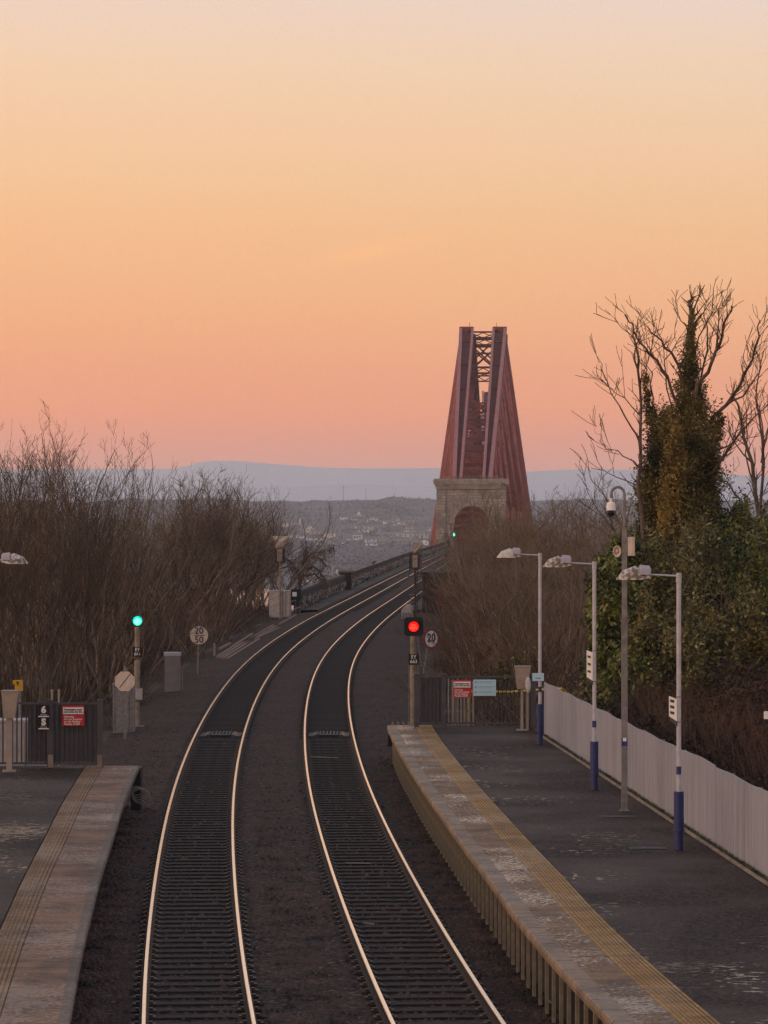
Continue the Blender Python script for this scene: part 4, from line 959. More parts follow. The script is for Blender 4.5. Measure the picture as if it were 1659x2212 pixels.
def arm(Yt,Ye,ztip,near):
    fr_=[0,.235,.44,.615,.76,.885,1]; dirn=1 if Ye>Yt else -1
    zb=[-43,-30,-20.5,-13.5,-8.5,-5.2,-3.2]; hb=[half(-43),half(-30)-1.3,half(-20.5)-3.0,half(-13.5)-4.3,half(-8.5)-5.4,6.0,4.9]
    y=[Yt+(Ye-Yt)*f for f in fr_]; zt=[ZT+(ztip-ZT)*f for f in fr_]
    ho=[6.05-(6.05-3.85)*f for f in fr_]; hi_=[2.85-(2.85-2.45)*f for f in fr_]
    hm=[(a+b_)/2 for a,b_ in zip(ho,hi_)]
    for s in (-1,1):
        # top chord: open box, four corner bars with webs
        b=MB(); dp=3.4
        for (hh,wd) in ((ho,.85),(hi_,.62)):
            b.beam(P3(y[0],s,hh[0],zt[0]),P3(y[-1],s,hh[-1],zt[-1]),wd,.8,1); b.beam(P3(y[0],s,hh[0],zt[0]-dp),P3(y[-1],s,hh[-1],zt[-1]-dp*.5),wd,.7,0)
        b.quad(P3(y[0],s,ho[0]-.4,zt[0]-.95),P3(y[0],s,hi_[0]+.3,zt[0]-.95),P3(y[-1],s,hi_[-1]+.3,zt[-1]-.95),P3(y[-1],s,ho[-1]-.4,zt[-1]-.95),2)
        n=34
        for k in range(n):
            f0,f1=k/n,(k+1)/n; q=lambda f,h: (Yt+(Ye-Yt)*f,h[0]+(h[-1]-h[0])*f,ZT+(ztip-ZT)*f,dp*(1-.5*f))
            for hh in (ho,hi_):
                Y0,h0,z0,d0=q(f0,hh);Y1,h1,z1_,d1=q(f1,hh)
                b.beam(P3(Y0,s,h0,z0),P3(Y1,s,h1,z1_-d1),.28,.28,0); b.beam(P3(Y0,s,h0,z0-d0),P3(Y1,s,h1,z1_),.28,.28,0)
            Y0,h0,z0,d0=q(f0,ho);_,h0b,_,_=q(f0,hi_);Y1,h1b,z1_,d1=q(f1,hi_)
            b.beam(P3(Y0,s,h0,z0-1.5),P3(Y1,s,h1b,z1_-1.5),.3,.3,0)
            if k%6==3: b.beam(P3(Y0,s,h0b,z0-.75),P3(Y0,s,h0,z0-.75),1.6,.3,0)
            b.beam(P3(Y0,s,h0b,z0-d0),P3(Y0,s,h0,z0-d0),.5,1.2,2)
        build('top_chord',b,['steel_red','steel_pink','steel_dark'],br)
        b=MB()
        for i in range(6): b.tube(P3(y[i],s,hb[i],zb[i]),P3(y[i+1],s,hb[i+1],zb[i+1]),1.8-.18*i,1.8-.18*(i+1),n=12,cap=False)
        build('bottom_chord',b,'steel_red',br,smooth=True)
        for i in range(5):
            b=MB(); r=1.35-.13*i; b.tube(P3(y[i],s,hb[i],zb[i]),P3(y[i+1],s,hm[i+1],zt[i+1]-1.5),r,r*.85,n=12,cap=False); build('strut',b,'steel_red',br,smooth=True)
            b=MB(); p=P3(y[i],s,hm[i]+.4,zt[i]-1.5); q=P3(y[i+1],s,hb[i+1],zb[i+1]); 
            for o_ in (-.75,.75):
                b.beam((p[0]+o_*.6,p[1]+o_,p[2]),(q[0]+o_*.6,q[1]+o_,q[2]),.5,.5,1)
            pa,qa=np.array(p),np.array(q); m_=18
            for k in range(m_):
                a=pa+(qa-pa)*k/m_; c=pa+(qa-pa)*(k+1)/m_; e=np.array((.45,.75,0))*(1 if k%2 else -1); b.beam(a+e,c-e,.22,.22,0)
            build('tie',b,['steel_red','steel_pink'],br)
    # cross bracing between the pairs of struts
    for i in range(6):
        b=MB(); a=np.array([y[i],hb[i],zb[i]]); c=np.array([y[min(i+1,6)],hm[min(i+1,6)],zt[min(i+1,6)]-1.5]); m_=7-i//2
        for k in range(m_):
            f0,f1=.78*k/m_,.78*(k+1)/m_; q0=a+(c-a)*f0;q1=a+(c-a)*f1
            xbrace(b,q0[0],q0[2],q1[0],q1[2],q0[1],q1[1],.5,1); b.beam(P3(q1[0],-1,q1[1],q1[2]),P3(q1[0],1,q1[1],q1[2]),.55)
            mid=(q0+q1)/2; b.beam(P3(mid[0],-1,mid[1],mid[2]),P3(mid[0],1,mid[1],mid[2]),.3)
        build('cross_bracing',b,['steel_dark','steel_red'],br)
    # railway deck inside the arm
    b=MB(); ya,yb=sorted((Yt,Ye)); 
    for s in (-1,1):
        latt(b,P3(ya,s,4.2,-2.2),P3(yb,s,4.2,-2.2),2.6,'v',nn=40,edge=.4); latt(b,P3(ya,s,4.4,1.6),P3(yb,s,4.4,1.6),1.2,'v',nn=46,edge=.2)
    b.quad(P3(ya,-1,4.2,-1.0),P3(ya,1,4.2,-1.0),P3(yb,1,4.2,-1.0),P3(yb,-1,4.2,-1.0)); build('internal_deck',b,'steel_dark',br)
def tower(Ya,Yb):
    for Y in (Ya,Yb):
        for s in (-1,1):
            b=MB(); b.tube(P3(Y,s,HB,ZB),P3(Y,s,HT,ZT-.3),1.85 if Y<1000 else 1.3,1.55 if Y<1000 else .9,n=16); (b.box(P3(Y,s,HT,ZT-.1),(3.6,3.0,1.0)) if Y<1000 else None); b.box((P3(Y,s,HT-.9,0)[0],Y,ZT+.9),(.12,.12,1.4)); build('tower_column',b,'steel_red',br)
            b=MB(); b.tube(P3(Y,s,HB+.2,-47),P3(Y,s,HB,ZB+.5),6.5,5.5,n=20); build('pier_base',b,'masonry_plain',br)
        b=MB(); h=lambda z: half(z)-1.4
        for z,w in ((ZT-1,.45),(53.2,.95),(51,.5),(45.4,.55),(43.1,.4)): b.beam(P3(Y,-1,h(z),z),P3(Y,1,h(z),z),.7,w)
        for k in range(2):
            xa_,xb_=-h(54)+k*h(54),-h(54)+(k+1)*h(54)
            b.beam((cl(Y)+xa_,Y,ZT-1.2),(cl(Y)+xb_,Y,53.4),.22); b.beam((cl(Y)+xb_,Y,ZT-1.2),(cl(Y)+xa_,Y,53.4),.22)
            b.beam((cl(Y)+xa_,Y,45.2),(cl(Y)+xb_,Y,43.3),.25); b.beam((cl(Y)+xb_,Y,45.2),(cl(Y)+xa_,Y,43.3),.25)
        xbrace(b,Y,53,Y,45.6,h(53),h(45.6),.42); xbrace(b,Y,51,Y,43.6,h(51),h(43.6),.42) if Y==Ya else None
        zq=[38,31,24,17,10,3,-5,-14,-26,-40] if Y<1000 else [50,44,38,31,24,17,10,3,-5,-14,-26,-40]
        for z0,z1_ in zip(zq[:-1],zq[1:]):
            xbrace(b,Y,z0,Y,z1_,h(z0),h(z1_),.6,1); b.beam(P3(Y,-1,h(z1_),z1_),P3(Y,1,h(z1_),z1_),.9)
        for z in (34.5,27.5,20.5,13.5,6.5): latt(b,P3(Y,-1,h(z),z),P3(Y,1,h(z),z),2.4,'v',edge=.4)
        build('tower_bracing',b,['steel_dark','steel_red'],br)
    for s in (-1,1):
        b=MB(); b.beam(P3(Ya,s,HT,ZT-.8),P3(Yb,s,HT,ZT-.8),1.6,1.6); b.tube(P3(Ya,s,HT,ZT-3),P3(Yb,s,HB,ZB),1.1,n=10); b.tube(P3(Yb,s,HT,ZT-3),P3(Ya,s,HB,ZB),1.1,n=10); build('tower_side_brace',b,'steel_red',br)
    b=MB(); b.quad(P3(Ya,-1,4.2,-1.0),P3(Ya,1,4.2,-1.0),P3(Yb,1,4.2,-1.0),P3(Yb,-1,4.2,-1.0)); latt(b,P3(Ya,-1,4.2,-2),P3(Yb,-1,4.2,-2),2.4,'v'); latt(b,P3(Ya,1,4.2,-2),P3(Yb,1,4.2,-2),2.4,'v'); build('internal_deck',b,'steel_dark',br)
tower(927,967); arm(927,731,13.4,True); arm(967,1163,13.4,False)
tower(1430,1500); arm(1430,1234,13.4,False); arm(1500,1696,13.4,False)
tower(1960,2000); arm(1960,1767,13.4,False)
for a_,c_ in ((1163,1234),(1696,1767)):
    b=MB()
    for s in (-1,1): latt(b,P3(a_,s,4.3,5),P3(c_,s,4.3,5),9,'v',nn=7,edge=.7)
    b.quad(P3(a_,-1,4.2,-1),P3(a_,1,4.2,-1),P3(c_,1,4.2,-1),P3(c_,-1,4.2,-1)); build('suspended_span',b,'steel_red',br)

# ------------------------------------------------------------------ bare trees
def norm(v):
    l=math.sqrt(v[0]*v[0]+v[1]*v[1]+v[2]*v[2]) or 1; return (v[0]/l,v[1]/l,v[2]/l)
def gen_tree(seed,Ht,stems,spread,maxlev,density,rad,wob=.16,trop=.05,lean=.35,seg=.35,ang=(.35,.75),rmin=.0065,clear=.15):
    rd=random.Random(seed); out=[[],[]]
    def grow(p,d,Ln,r,lev):
        n=max(3,int(Ln/seg)); st=Ln/n
        for i in range(n):
            d=norm((d[0]+rd.gauss(0,wob),d[1]+rd.gauss(0,wob),d[2]+rd.gauss(0,wob*.7)+trop))
            q=(p[0]+d[0]*st,p[1]+d[1]*st,p[2]+d[2]*st)
            ra=max(rmin,r*(1-.8*i/n)); rb=max(rmin*.8,r*(1-.8*(i+1)/n))
            out[0 if (lev==0 or ra>.03) else 1].append((*p,*q,ra,rb))
            if lev<maxlev and i>=n*clear and rd.random()<density:
                for _ in range(1 if rd.random()<.65 else 2):
                    a=rd.uniform(*ang); t=rd.uniform(0,6.283)
                    u=norm((math.cos(t),math.sin(t),rd.uniform(-.2,.35)))
                    cd=norm((d[0]*math.cos(a)+u[0]*math.sin(a),d[1]*math.cos(a)+u[1]*math.sin(a),d[2]*math.cos(a)+u[2]*math.sin(a)))
                    grow(q,cd,max(.35,Ln*(1-i/n)*rd.uniform(.35,.75)+.15),rb*.62,lev+1)
            p=q
    for k in range(stems):
        t=rd.uniform(0,6.283); rr=rd.uniform(0,spread*.28)
        ld=lean*rd.uniform(.2,1) if stems>1 else .05
        grow((math.cos(t)*rr,math.sin(t)*rr,-.3),norm((math.cos(t)*ld,math.sin(t)*ld,1)),Ht*rd.uniform(.72,1.0)*(1.0 if k else 1.02),rad*rd.uniform(.55,1),0)
    return out
def tree_obj(name,segs,mats,loc,label,cat,group,rot=0,sc=(1,1,1)):
    t=thing(name,loc,label,cat,group)
    link('trunk',segmesh('trunk',segs[0],mats[0],5),t)
    if segs[1]: link('crown',segmesh('crown',segs[1],mats[1],3),t)
    t.rotation_euler=(0,0,rot); t.scale=sc
    return t
def place(proto,loc,rot,sc,label,group):
    c=copy_tree(proto); c.location=loc; c.rotation_euler=(0,0,rot); c.scale=sc; tag(c,label,group=group); return c
protos=[]
def proto(i,*a,**k):
    mats=k.pop('mats'); s=gen_tree(*a,**k); return (s,mats)
defs={
 'tall_a':proto(0,3,10.6,9,2.4,4,.42,.075,wob=.10,lean=.28,ang=(.4,.9),mats=('bark','twig_dark')),
 'tall_b':proto(0,8,10.2,9,2.6,4,.41,.068,wob=.11,lean=.3,ang=(.4,.9),mats=('bark','twig_dark')),
 'tall_c':proto(0,13,9.6,11,3.0,3,.41,.065,wob=.11,mats=('bark_pale','twig_light')),
 'round_a':proto(0,21,8.0,9,2.6,3,.55,.085,wob=.16,lean=.6,ang=(.4,.95),mats=('bark','twig_dark')),
 'round_b':proto(0,25,7.6,10,2.6,3,.54,.075,wob=.15,lean=.55,ang=(.4,.9),mats=('bark_pale','twig_light')),
 'shrub_a':proto(0,31,4.4,14,2.2,3,.5,.03,wob=.13,lean=.6,mats=('bark_pale','twig_red')),
 'shrub_b':proto(0,35,3.4,18,2.0,2,.55,.028,wob=.15,lean=.7,mats=('bark','twig_dark')),
}
made={}
def tree(kind,x,Y,h,label,group,name='bare_tree',cat='tree',wide=1.0,z=None):
    base={'tall_a':10.6,'tall_b':10.2,'tall_c':9.6,'round_a':8,'round_b':7.6,'shrub_a':4.4,'shrub_b':3.4}[kind]
    zg=float(gz(np.array([x]),np.array([float(Y)]))[0]) if z is None else z
    s=h/base*random.uniform(.96,1.04); rot=random.uniform(0,6.28); sc=(s*wide,s*wide,s)
    if kind not in made:
        sg,mt=defs[kind]; made[kind]=tree_obj(name,sg,mt,(x,Y,zg-.05),label,cat,group,rot,sc); return made[kind]
    c=copy_tree(made[kind]); c.location=(x,Y,zg-.05); c.rotation_euler=(0,0,rot); c.scale=sc; c.name=name
    tag(c,label,cat,group); return c
LT='bare multi-stemmed tree in the tall thicket at the left of the tracks'; LG='trees of the tall left thicket'
def T(kind,px,Y,ptop,lab=LT,grp=LG,wide=1.0,**k):
    x=(px-CX)/F*Y; zt=wp(px,ptop,Y)[2]; zg=k.get('z',None)
    if zg is None: zg=float(gz(np.array([x]),np.array([float(Y)]))[0])
    tree(kind,x,Y,(zt-zg)*(1.06 if kind=='tall_c' else .99 if kind[0]=='t' else 1.22 if kind[0]=='r' else 1.04),lab,grp,wide=wide,**k)
for kind,px,Y,pt_ in (('tall_a',20,118,890),('tall_b',95,124,895),('tall_a',165,128,905),('tall_c',230,132,945),('tall_b',-50,122,900),('tall_c',60,135,885),('tall_a',130,140,890),
    ('tall_b',200,145,925),('tall_c',0,140,895),('tall_a',222,150,940),('round_a',285,162,1100),('tall_c',-80,140,900),('tall_b',20,156,900),('tall_a',100,160,900),('round_b',220,165,1030),('tall_c',160,168,950),('tall_a',-20,172,940),('tall_b',60,180,950)):
    T(kind,px,Y,pt_,wide=.78)
for k in range(16):  # unseen row out of frame, added to block the low western glow
    tree(('tall_a','tall_b','tall_c')[k%3],-13.5-(k%4)*2.4-.03*(100-6.4*k)*0-max(0,(6.4*k)-60)*.13,2+k*6.4,10.5,LT,LG)
L2='bare rounded tree in the lower clump between the left thicket and the pale cabinet'; G2='trees of the rounded left clump'
for kind,px,Y,pt_ in (('round_a',395,192,1050),('round_b',450,200,1035),('round_a',468,206,1033),('round_a',458,214,1045),('round_b',372,190,1110),('round_a',470,222,1040),('round_b',420,215,1045),('round_a',508,240,1040),('round_b',540,248,1090),('round_a',375,205,1062),('round_b',500,240,1050),('round_b',568,256,1075),('round_a',592,260,1110),('round_b',545,252,1060)):
    T(kind,px,Y,pt_,L2,G2,wide=.82)
LS='knee- to head-high reddish twiggy shrub at the foot of the left trees'; GS='shrubs along the left cess'
for kind,px,Y,pt_ in (('shrub_a',455,186,1250),('shrub_b',470,197,1265),('shrub_a',420,170,1260),('shrub_b',345,162,1280),('shrub_a',300,150,1270),('shrub_b',165,130,1290),('shrub_b',60,112,1290),
    ('shrub_b',395,176,1260),('shrub_a',470,206,1230),('shrub_b',450,196,1240),('shrub_b',40,98,1400)):
    T(kind,px,Y,pt_,LS,GS,wide=1.3,name='bare_shrub',cat='shrub')
R1='bare brown tree in the thicket between the stone gateway and the ivy-covered tree'; RG='trees of the right thicket'
for kind,px,Y,pt_ in (('round_b',1120,182,1085),('round_b',1090,196,1095),('tall_c',1160,176,1068),('round_b',1200,168,1060),('tall_c',1245,160,1045),('round_b',1290,150,1050),('tall_c',1330,140,1060),('round_b',1150,215,1075),('round_b',1225,200,1050),('tall_c',1270,190,1030),('round_b',1180,240,1065),('tall_c',1310,170,1020),
    ('round_b',1095,205,1120),('round_b',1085,150,1150),('round_b',1140,140,1130),('tall_c',1190,128,1130),('round_b',1240,132,1110),('tall_c',1065,165,1140),('round_b',1075,178,1170),('tall_c',1215,116,1180),('round_b',1160,120,1200),('tall_c',1280,122,1110)):
    T(kind,px,Y,pt_,R1,RG,wide=.95)
R2='bare tree growing below the right side of the viaduct'; RG2='trees below the viaduct'
for kind,px,Y,pt_,zg in (('round_b',1070,240,1095,-1),('round_b',1085,255,1110,-3),('round_b',1095,235,1075,-1),('tall_c',1115,225,1060,-1),('round_b',1085,275,1115,-7),('round_b',1075,268,1140,-6),('round_b',1065,290,1120,-9),('tall_c',1090,300,1100,-9),('round_b',1060,262,1160,-5),('tall_c',1075,330,1110,-12),('round_b',1035,256,1220,-4),('round_b',1055,350,1125,-14),('tall_c',1110,270,1085,-6),('round_b',1065,300,1130,-8)):
    T(kind,px,Y,pt_,R2,RG2,z=zg,wide=.55)
for k in range(12):
    tree(('round_b','tall_c','round_a')[k%3],14.5+(k%3)*3.2+(k//3)*.8,70+k*6.5,8.5,'bare tree standing on the bank behind the right evergreens, at or past the right edge','trees behind the right evergreens')
R3='low reddish twiggy shrub behind the right railing and red signal'; RG3='shrubs behind the right railing'
for kind,px,Y,pt_ in (('shrub_a',945,175,1330),('shrub_b',985,170,1330),('shrub_a',1025,140,1300),('shrub_a',1040,132,1300),('shrub_b',930,180,1300),('shrub_a',1080,126,1280),('shrub_b',1010,118,1380),('shrub_a',1060,112,1380),('shrub_b',1120,108,1380),('shrub_a',985,205,1290),('shrub_b',1150,110,1350),('shrub_a',990,175,1240),('shrub_a',1035,160,1240),
    ('shrub_a',1190,104,1330),('shrub_b',1230,100,1380),('shrub_a',1040,200,1240),('shrub_a',1120,150,1230),('shrub_b',1005,215,1290)):
    T(kind,px,Y,pt_,R3,RG3,wide=1.3,name='bare_shrub',cat='shrub')
# drooping tree beside the parapet
rd=random.Random(5); sg=[[],[]]
def limb(pts,r):
    P=[wp(px,py,262+dy) for px,py,dy in pts]
    for a,c in zip(P[:-1],P[1:]):
        m_=tuple((u+v)/2+rd.uniform(-.05,.05) for u,v in zip(a,c)); sg[0].append((*a,*m_,r,r*.85)); sg[0].append((*m_,*c,r*.85,r*.7)); r*=.7
    for a,c in zip(P[:-1],P[1:]):
        for k in range(26):
            t_=rd.random(); p=tuple(u+(v-u)*t_ for u,v in zip(a,c)); q=p; d=(rd.gauss(0,.5),rd.gauss(0,.5),rd.uniform(-.6,.6))
            for j in range(4):
                d=norm((d[0]+rd.gauss(0,.3),d[1]+rd.gauss(0,.3),d[2]-.25)); q2=tuple(u+v*.22 for u,v in zip(q,d)); sg[1].append((*q,*q2,.02-.003*j,.017-.003*j)); q=q2
for L_ in ([(640,1300,0),(650,1255,0),(655,1215,0),(672,1197,.4),(695,1190,.6),(712,1188,.6),(722,1178,.6)],[(650,1250,0),(630,1215,-.5),(612,1205,-1)],[(655,1218,0),(668,1200,1),(690,1205,1.5),(705,1225,1.6)],[(652,1235,0),(675,1222,.5),(693,1238,1),(702,1256,1)],[(650,1245,0),(680,1240,-.6),(700,1258,-1)],[(648,1262,0),(640,1230,1),(625,1225,2)],[(652,1230,.2),(660,1195,.5),(664,1182,.5)]): limb(L_,.11)
t=thing('drooping_tree',wp(645,1320,262),'small drooping bare tree leaning over the start of the viaduct parapet','tree')
o1=link('trunk',segmesh('trunk',sg[0],'bark',5),t); o2=link('crown',segmesh('crown',sg[1],'twig_red',3),t)
for o in (o1,o2): o.data.transform(__import__('mathutils').Matrix.Translation(tuple(-v for v in t.location)))

# ------------------------------------------------------------------ ivy-clad tree, evergreens
def from_px(paths,Y,r0,rd,side=True,lev=2,fan=1.0):
    """limbs given as picture-plane sketches at distance Y, turned into real depth by random y offsets, with side twigs"""
    big=[];fine=[]
    def sub(p,d,Ln,r,l):
        n=max(3,int(Ln/.3)); st=Ln/n
        for i in range(n):
            d=norm((d[0]+rd.gauss(0,.16),d[1]+rd.gauss(0,.16),d[2]+rd.gauss(0,.1)+.06)); q=(p[0]+d[0]*st,p[1]+d[1]*st,p[2]+d[2]*st)
            fine.append((*p,*q,max(.009,r*(1-.7*i/n)),max(.008,r*(1-.7*(i+1)/n))))
            if l>0 and rd.random()<.42:
                u=norm((rd.gauss(0,1),rd.gauss(0,1),rd.gauss(0,.5)+.3)); sub(q,norm((d[0]+u[0]*.7,d[1]+u[1]*.7,d[2]+u[2]*.7)),Ln*(1-i/n)*.6+.2,r*.6,l-1)
            p=q
    for pts,r in paths:
        yo=0; P=[]; step=rd.uniform(-.5,.5)
        for i,(px,py) in enumerate(pts): P.append(wp(px,py,Y+step*i))
        n=len(P)
        for i,(a,c) in enumerate(zip(P[:-1],P[1:])):
            ra=r*(1-.75*i/(n-1)); rb=r*(1-.75*(i+1)/(n-1)); m1=tuple(u+(v-u)*.5+rd.gauss(0,.05) for u,v in zip(a,c))
            ra*=.6;rb*=.6;big.append((*a,*m1,ra,(ra+rb)/2)); big.append((*m1,*c,(ra+rb)/2,rb))
            d=norm(tuple(v-u for u,v in zip(a,c))); Ls=math.dist(a,c)
            if side and i>=n*.2:
                for _ in range(int(Ls*2.0*fan)+1):
                    t_=rd.random(); p=tuple(u+(v-u)*t_ for u,v in zip(a,c)); u=norm((rd.gauss(0,1),rd.gauss(0,1),rd.gauss(0,.4)+.4))
                    sub(p,norm((d[0]+u[0]*.9,d[1]+u[1]*.9,d[2]+u[2]*.6)),rd.uniform(.3,.95),max(.010,rb*.5),lev-1)
    return big,fine
def blobs(lst,count,shell=.55):
    out=[]
    tot=sum(rx*ry for *_,rx,ry in [(a,b_,c,d,e) for a,b_,c,d,e in lst])
    for px,py,Y,rx,ry in lst:
        n=int(count*rx*ry/tot); k=Y/F; c=np.array(wp(px,py,Y)); v=rng.normal(size=(n,3)); v/=np.linalg.norm(v,axis=1,keepdims=True)
        lump=1+.34*np.sin(v[:,0]*7+px)*np.cos(v[:,2]*6+py)+.15*np.sin(v[:,1]*11+v[:,2]*9)
        r=(rng.uniform(0,1,n)**(1/3.0)*(1-shell)+shell)*lump*rng.uniform(.68,1.28,n)
        out.append(c+v*np.stack([rx*k*r,rx*k*r*.9,ry*k*r],1))
    return np.concatenate(out)
def shift(o,t):
    from mathutils import Matrix
    o.data.transform(Matrix.Translation((-t.location[0],-t.location[1],-t.location[2]))); return o
rd=random.Random(77); YI=106
paths=[([(1440,1560),(1450,1300),(1462,1100),(1475,950),(1485,830),(1490,740),(1492,680),(1493,640),(1488,615),(1498,604)],.30),
 ([(1493,640),(1503,625),(1508,603)],.03),([(1485,830),(1470,790),(1450,740),(1430,712),(1405,690),(1400,680)],.09),([(1430,712),(1420,690),(1415,668)],.03),
 ([(1480,900),(1455,850),(1442,800),(1420,760),(1395,730),(1372,695),(1371,682)],.10),([(1475,950),(1500,860),(1530,790),(1545,740),(1560,700),(1572,650),(1580,625)],.13),
 ([(1530,790),(1548,720),(1553,660),(1563,600)],.06),([(1510,840),(1520,770),(1528,700),(1520,650),(1527,610)],.07),([(1492,700),(1478,670),(1462,645),(1458,625)],.04),
 ([(1470,1000),(1520,930),(1570,870),(1600,820),(1625,760),(1640,700),(1642,660)],.13),([(1570,870),(1605,850),(1640,790),(1652,730)],.07),([(1600,820),(1615,780),(1612,720)],.05),
 ([(1465,1060),(1540,1020),(1580,960),(1630,900),(1659,870)],.10),([(1500,1000),(1580,960),(1600,900)],.06),
 ([(1460,1100),(1530,1130),(1580,1190),(1640,1260)],.10),([(1530,1130),(1600,1100),(1659,1060)],.06),
 ([(1450,1000),(1430,930),(1410,880),(1405,820),(1395,770)],.08),([(1495,760),(1510,700),(1530,660),(1545,640)],.05),
 ([(1455,900),(1440,830),(1435,760),(1460,720),(1470,700)],.05)]
paths=[([(x_,y_+max(0,900-y_)*.13) for x_,y_ in p_],r_) for p_,r_ in paths]
bg,fn=from_px(paths,YI,.2,rd,fan=3.2)
t=thing('ivy_tree',wp(1440,1570,YI),'tallest tree on the right, bare branches above a column of dark ivy','tree')
shift(link('trunk',segmesh('trunk',bg,'bark',6),t),t); shift(link('branches',segmesh('branches',fn,'twig_dark',3),t),t)
iv=[(1465,1110,YI,70,125),(1425,1060,YI+.5,48,80),(1515,1060,YI+.5,50,90),(1470,1000,YI,62,90),(1450,930,YI,40,60),(1470,1050,YI,52,110),(1495,930,YI,50,75),(1440,1120,YI,48,120),(1505,1010,YI+.8,42,70),(1488,850,YI,33,55),(1490,795,YI,22,50),(1494,750,YI,13,36),(1495,712,YI,7,26),(1497,680,YI,4,16),(1420,960,YI,26,60),(1405,900,YI,14,30),(1398,860,YI,8,28),(1394,825,YI,6,22),(1445,930,YI,30,50),(1530,1000,YI,26,60),(1545,940,YI,18,40),(1555,910,YI,12,22),(1530,1080,YI,26,60),(1410,1030,YI,26,70),(1460,1200,YI,70,90),(1405,1130,YI,32,110),(1515,880,YI,14,36),(1400,818,YI,3,8)]
shift(link('ivy',leafmesh('ivy',blobs(iv,110000,.25),.05,'ivy'),t),t)
shift(link('ivy',leafmesh('ivy',blobs([(1448,1040,YI-.9,22,90),(1460,960,YI-.8,14,50),(1435,1110,YI-.9,16,60),(1470,1000,YI-.9,14,60)],5200,.5),.05,'ivy_gold'),t),t)['label']='yellowish ivy foliage'
# slim bare tree left of the ivy tree
rd=random.Random(12)
paths=[([(1385,1500),(1392,1300),(1388,1150),(1378,1050),(1383,950),(1385,880),(1378,800),(1372,740),(1368,700),(1350,680)],.13),([(1378,800),(1372,760),(1390,720),(1386,680)],.04),([(1383,950),(1350,900),(1320,850),(1300,800),(1290,770)],.05),([(1385,900),(1350,860),(1310,830),(1290,810)],.035),
 ([(1380,1010),(1345,985),(1310,970),(1293,950)],.04),([(1378,1050),(1330,1030),(1295,1010)],.035),([(1310,970),(1300,940),(1278,905)],.02),([(1383,850),(1400,780),(1412,720)],.04),([(1350,860),(1345,800),(1340,770)],.02),([(1390,1250),(1340,1130),(1300,1060),(1270,1010)],.05),([(1392,1300),(1350,1180),(1290,1100),(1258,1020)],.045),([(1372,740),(1345,710),(1328,690)],.03)]
bg,fn=from_px(paths,101,.2,rd,fan=1.8)
t=thing('bare_tree',wp(1385,1510,101),'slim leafless tree with outstretched twigs just left of the ivy tree','tree')
shift(link('trunk',segmesh('trunk',bg,'bark',6),t),t); shift(link('crown',segmesh('crown',fn,'twig_dark',3),t),t)
rd=random.Random(15)
paths=[([(1640,1500),(1642,1250),(1640,1120),(1625,1000),(1600,900),(1580,850)],.20),([(1640,1120),(1650,1000),(1640,900),(1635,830),(1645,790)],.10),([(1625,1000),(1590,960),(1575,920)],.06),([(1640,1150),(1600,1080),(1570,1040),(1540,1030)],.08),([(1640,1180),(1590,1120),(1555,1060)],.07),([(1645,1000),(1659,930),(1670,850)],.08),([(1635,1060),(1610,980),(1612,910),(1605,860)],.06),([(1640,1120),(1680,1040),(1700,950)],.1),([(1650,960),(1640,880),(1622,840)],.05)]
bg,fn=from_px(paths,118,.2,rd,fan=2.0)
t=thing('bare_tree',wp(1640,1510,118),'leafless tree at the right edge of the view, beyond the evergreens','tree')
shift(link('trunk',segmesh('trunk',bg,'bark',6),t),t); shift(link('crown',segmesh('crown',fn,'twig_dark',3),t),t)
def evergreen(lst,count,size,label,m='laurel',pale=.12,base=None):
    t=thing('evergreen_shrub',(wp(lst[0][0],0,lst[0][2])[0],lst[0][2],.2),label,'shrub')
    shift(link('foliage',leafmesh('foliage',blobs(lst,int(count*1.7),.4),size,m),t),t)
    fr=[(a,b_,c-.15,d*.95,e*.95) for a,b_,c,d,e in lst]
    o=shift(link('foliage',leafmesh('foliage',blobs(fr,int(count*pale),.85),size*1.1,'laurel_pale'),t),t); o['label']='paler leaves'
    sg=[]; rd=random.Random(int(lst[0][0]))
    for k in range(16):
        a=list(wp(lst[0][0]+rd.uniform(-20,20),0,lst[0][2])); a[2]=0; j=rd.choice(lst); c=wp(j[0]+rd.uniform(-.6,.6)*j[3],j[1]-rd.uniform(-.3,.9)*j[4],j[2]); m_=tuple((u+v)/2+rd.uniform(-.3,.3) for u,v in zip(a,c)); sg+= [(*a,*m_,.05,.03),(*m_,*c,.03,.012)]
    shift(link('stems',segmesh('stems',sg,'bark_pale',5),t),t)
evergreen([(1325,1400,97,52,165),(1300,1300,98,30,90),(1345,1250,98,40,90),(1350,1520,94,50,100)],15000,.09,'glossy green laurel behind the camera mast, in front of the brown thicket',pale=.16)
evergreen([(1440,1330,98,75,150),(1480,1480,93,70,130),(1400,1450,95,55,150),(1500,1250,101,70,110)],19000,.07,'olive-brown leafy mass under the ivy tree between mast and nearest lamp',m='ivy',pale=.16)
evergreen([(1590,1170,106,60,80),(1560,1260,104,70,110),(1640,1300,101,70,130),(1650,1180,108,50,70)],19000,.075,'dark evergreen shrub below the bare tree at the right edge',pale=.10)
evergreen([(1580,1430,94,90,120),(1650,1440,92,60,130),(1530,1540,90,60,110)],15000,.075,'dark lower evergreen beside the head of the nearest lamp',m='ivy',pale=.07)
evergreen([(1110,1450,112,38,26),(1075,1462,111,26,18),(1150,1440,113,26,30)],2600,.07,'low dark green bush behind the tapered housing on the right',m='ivy',pale=.1)
# mixed bare saplings in front of the evergreens
R4='thin leafless sapling standing in the evergreens behind the pale fence'; RG4='saplings among the evergreens'
for kind,px,Y,pt_ in (('tall_c',1400,97,1180),('tall_c',1520,97,1180),('tall_c',1590,93,1330)):
    T(kind,px,Y,pt_,R4,RG4,wide=.8)
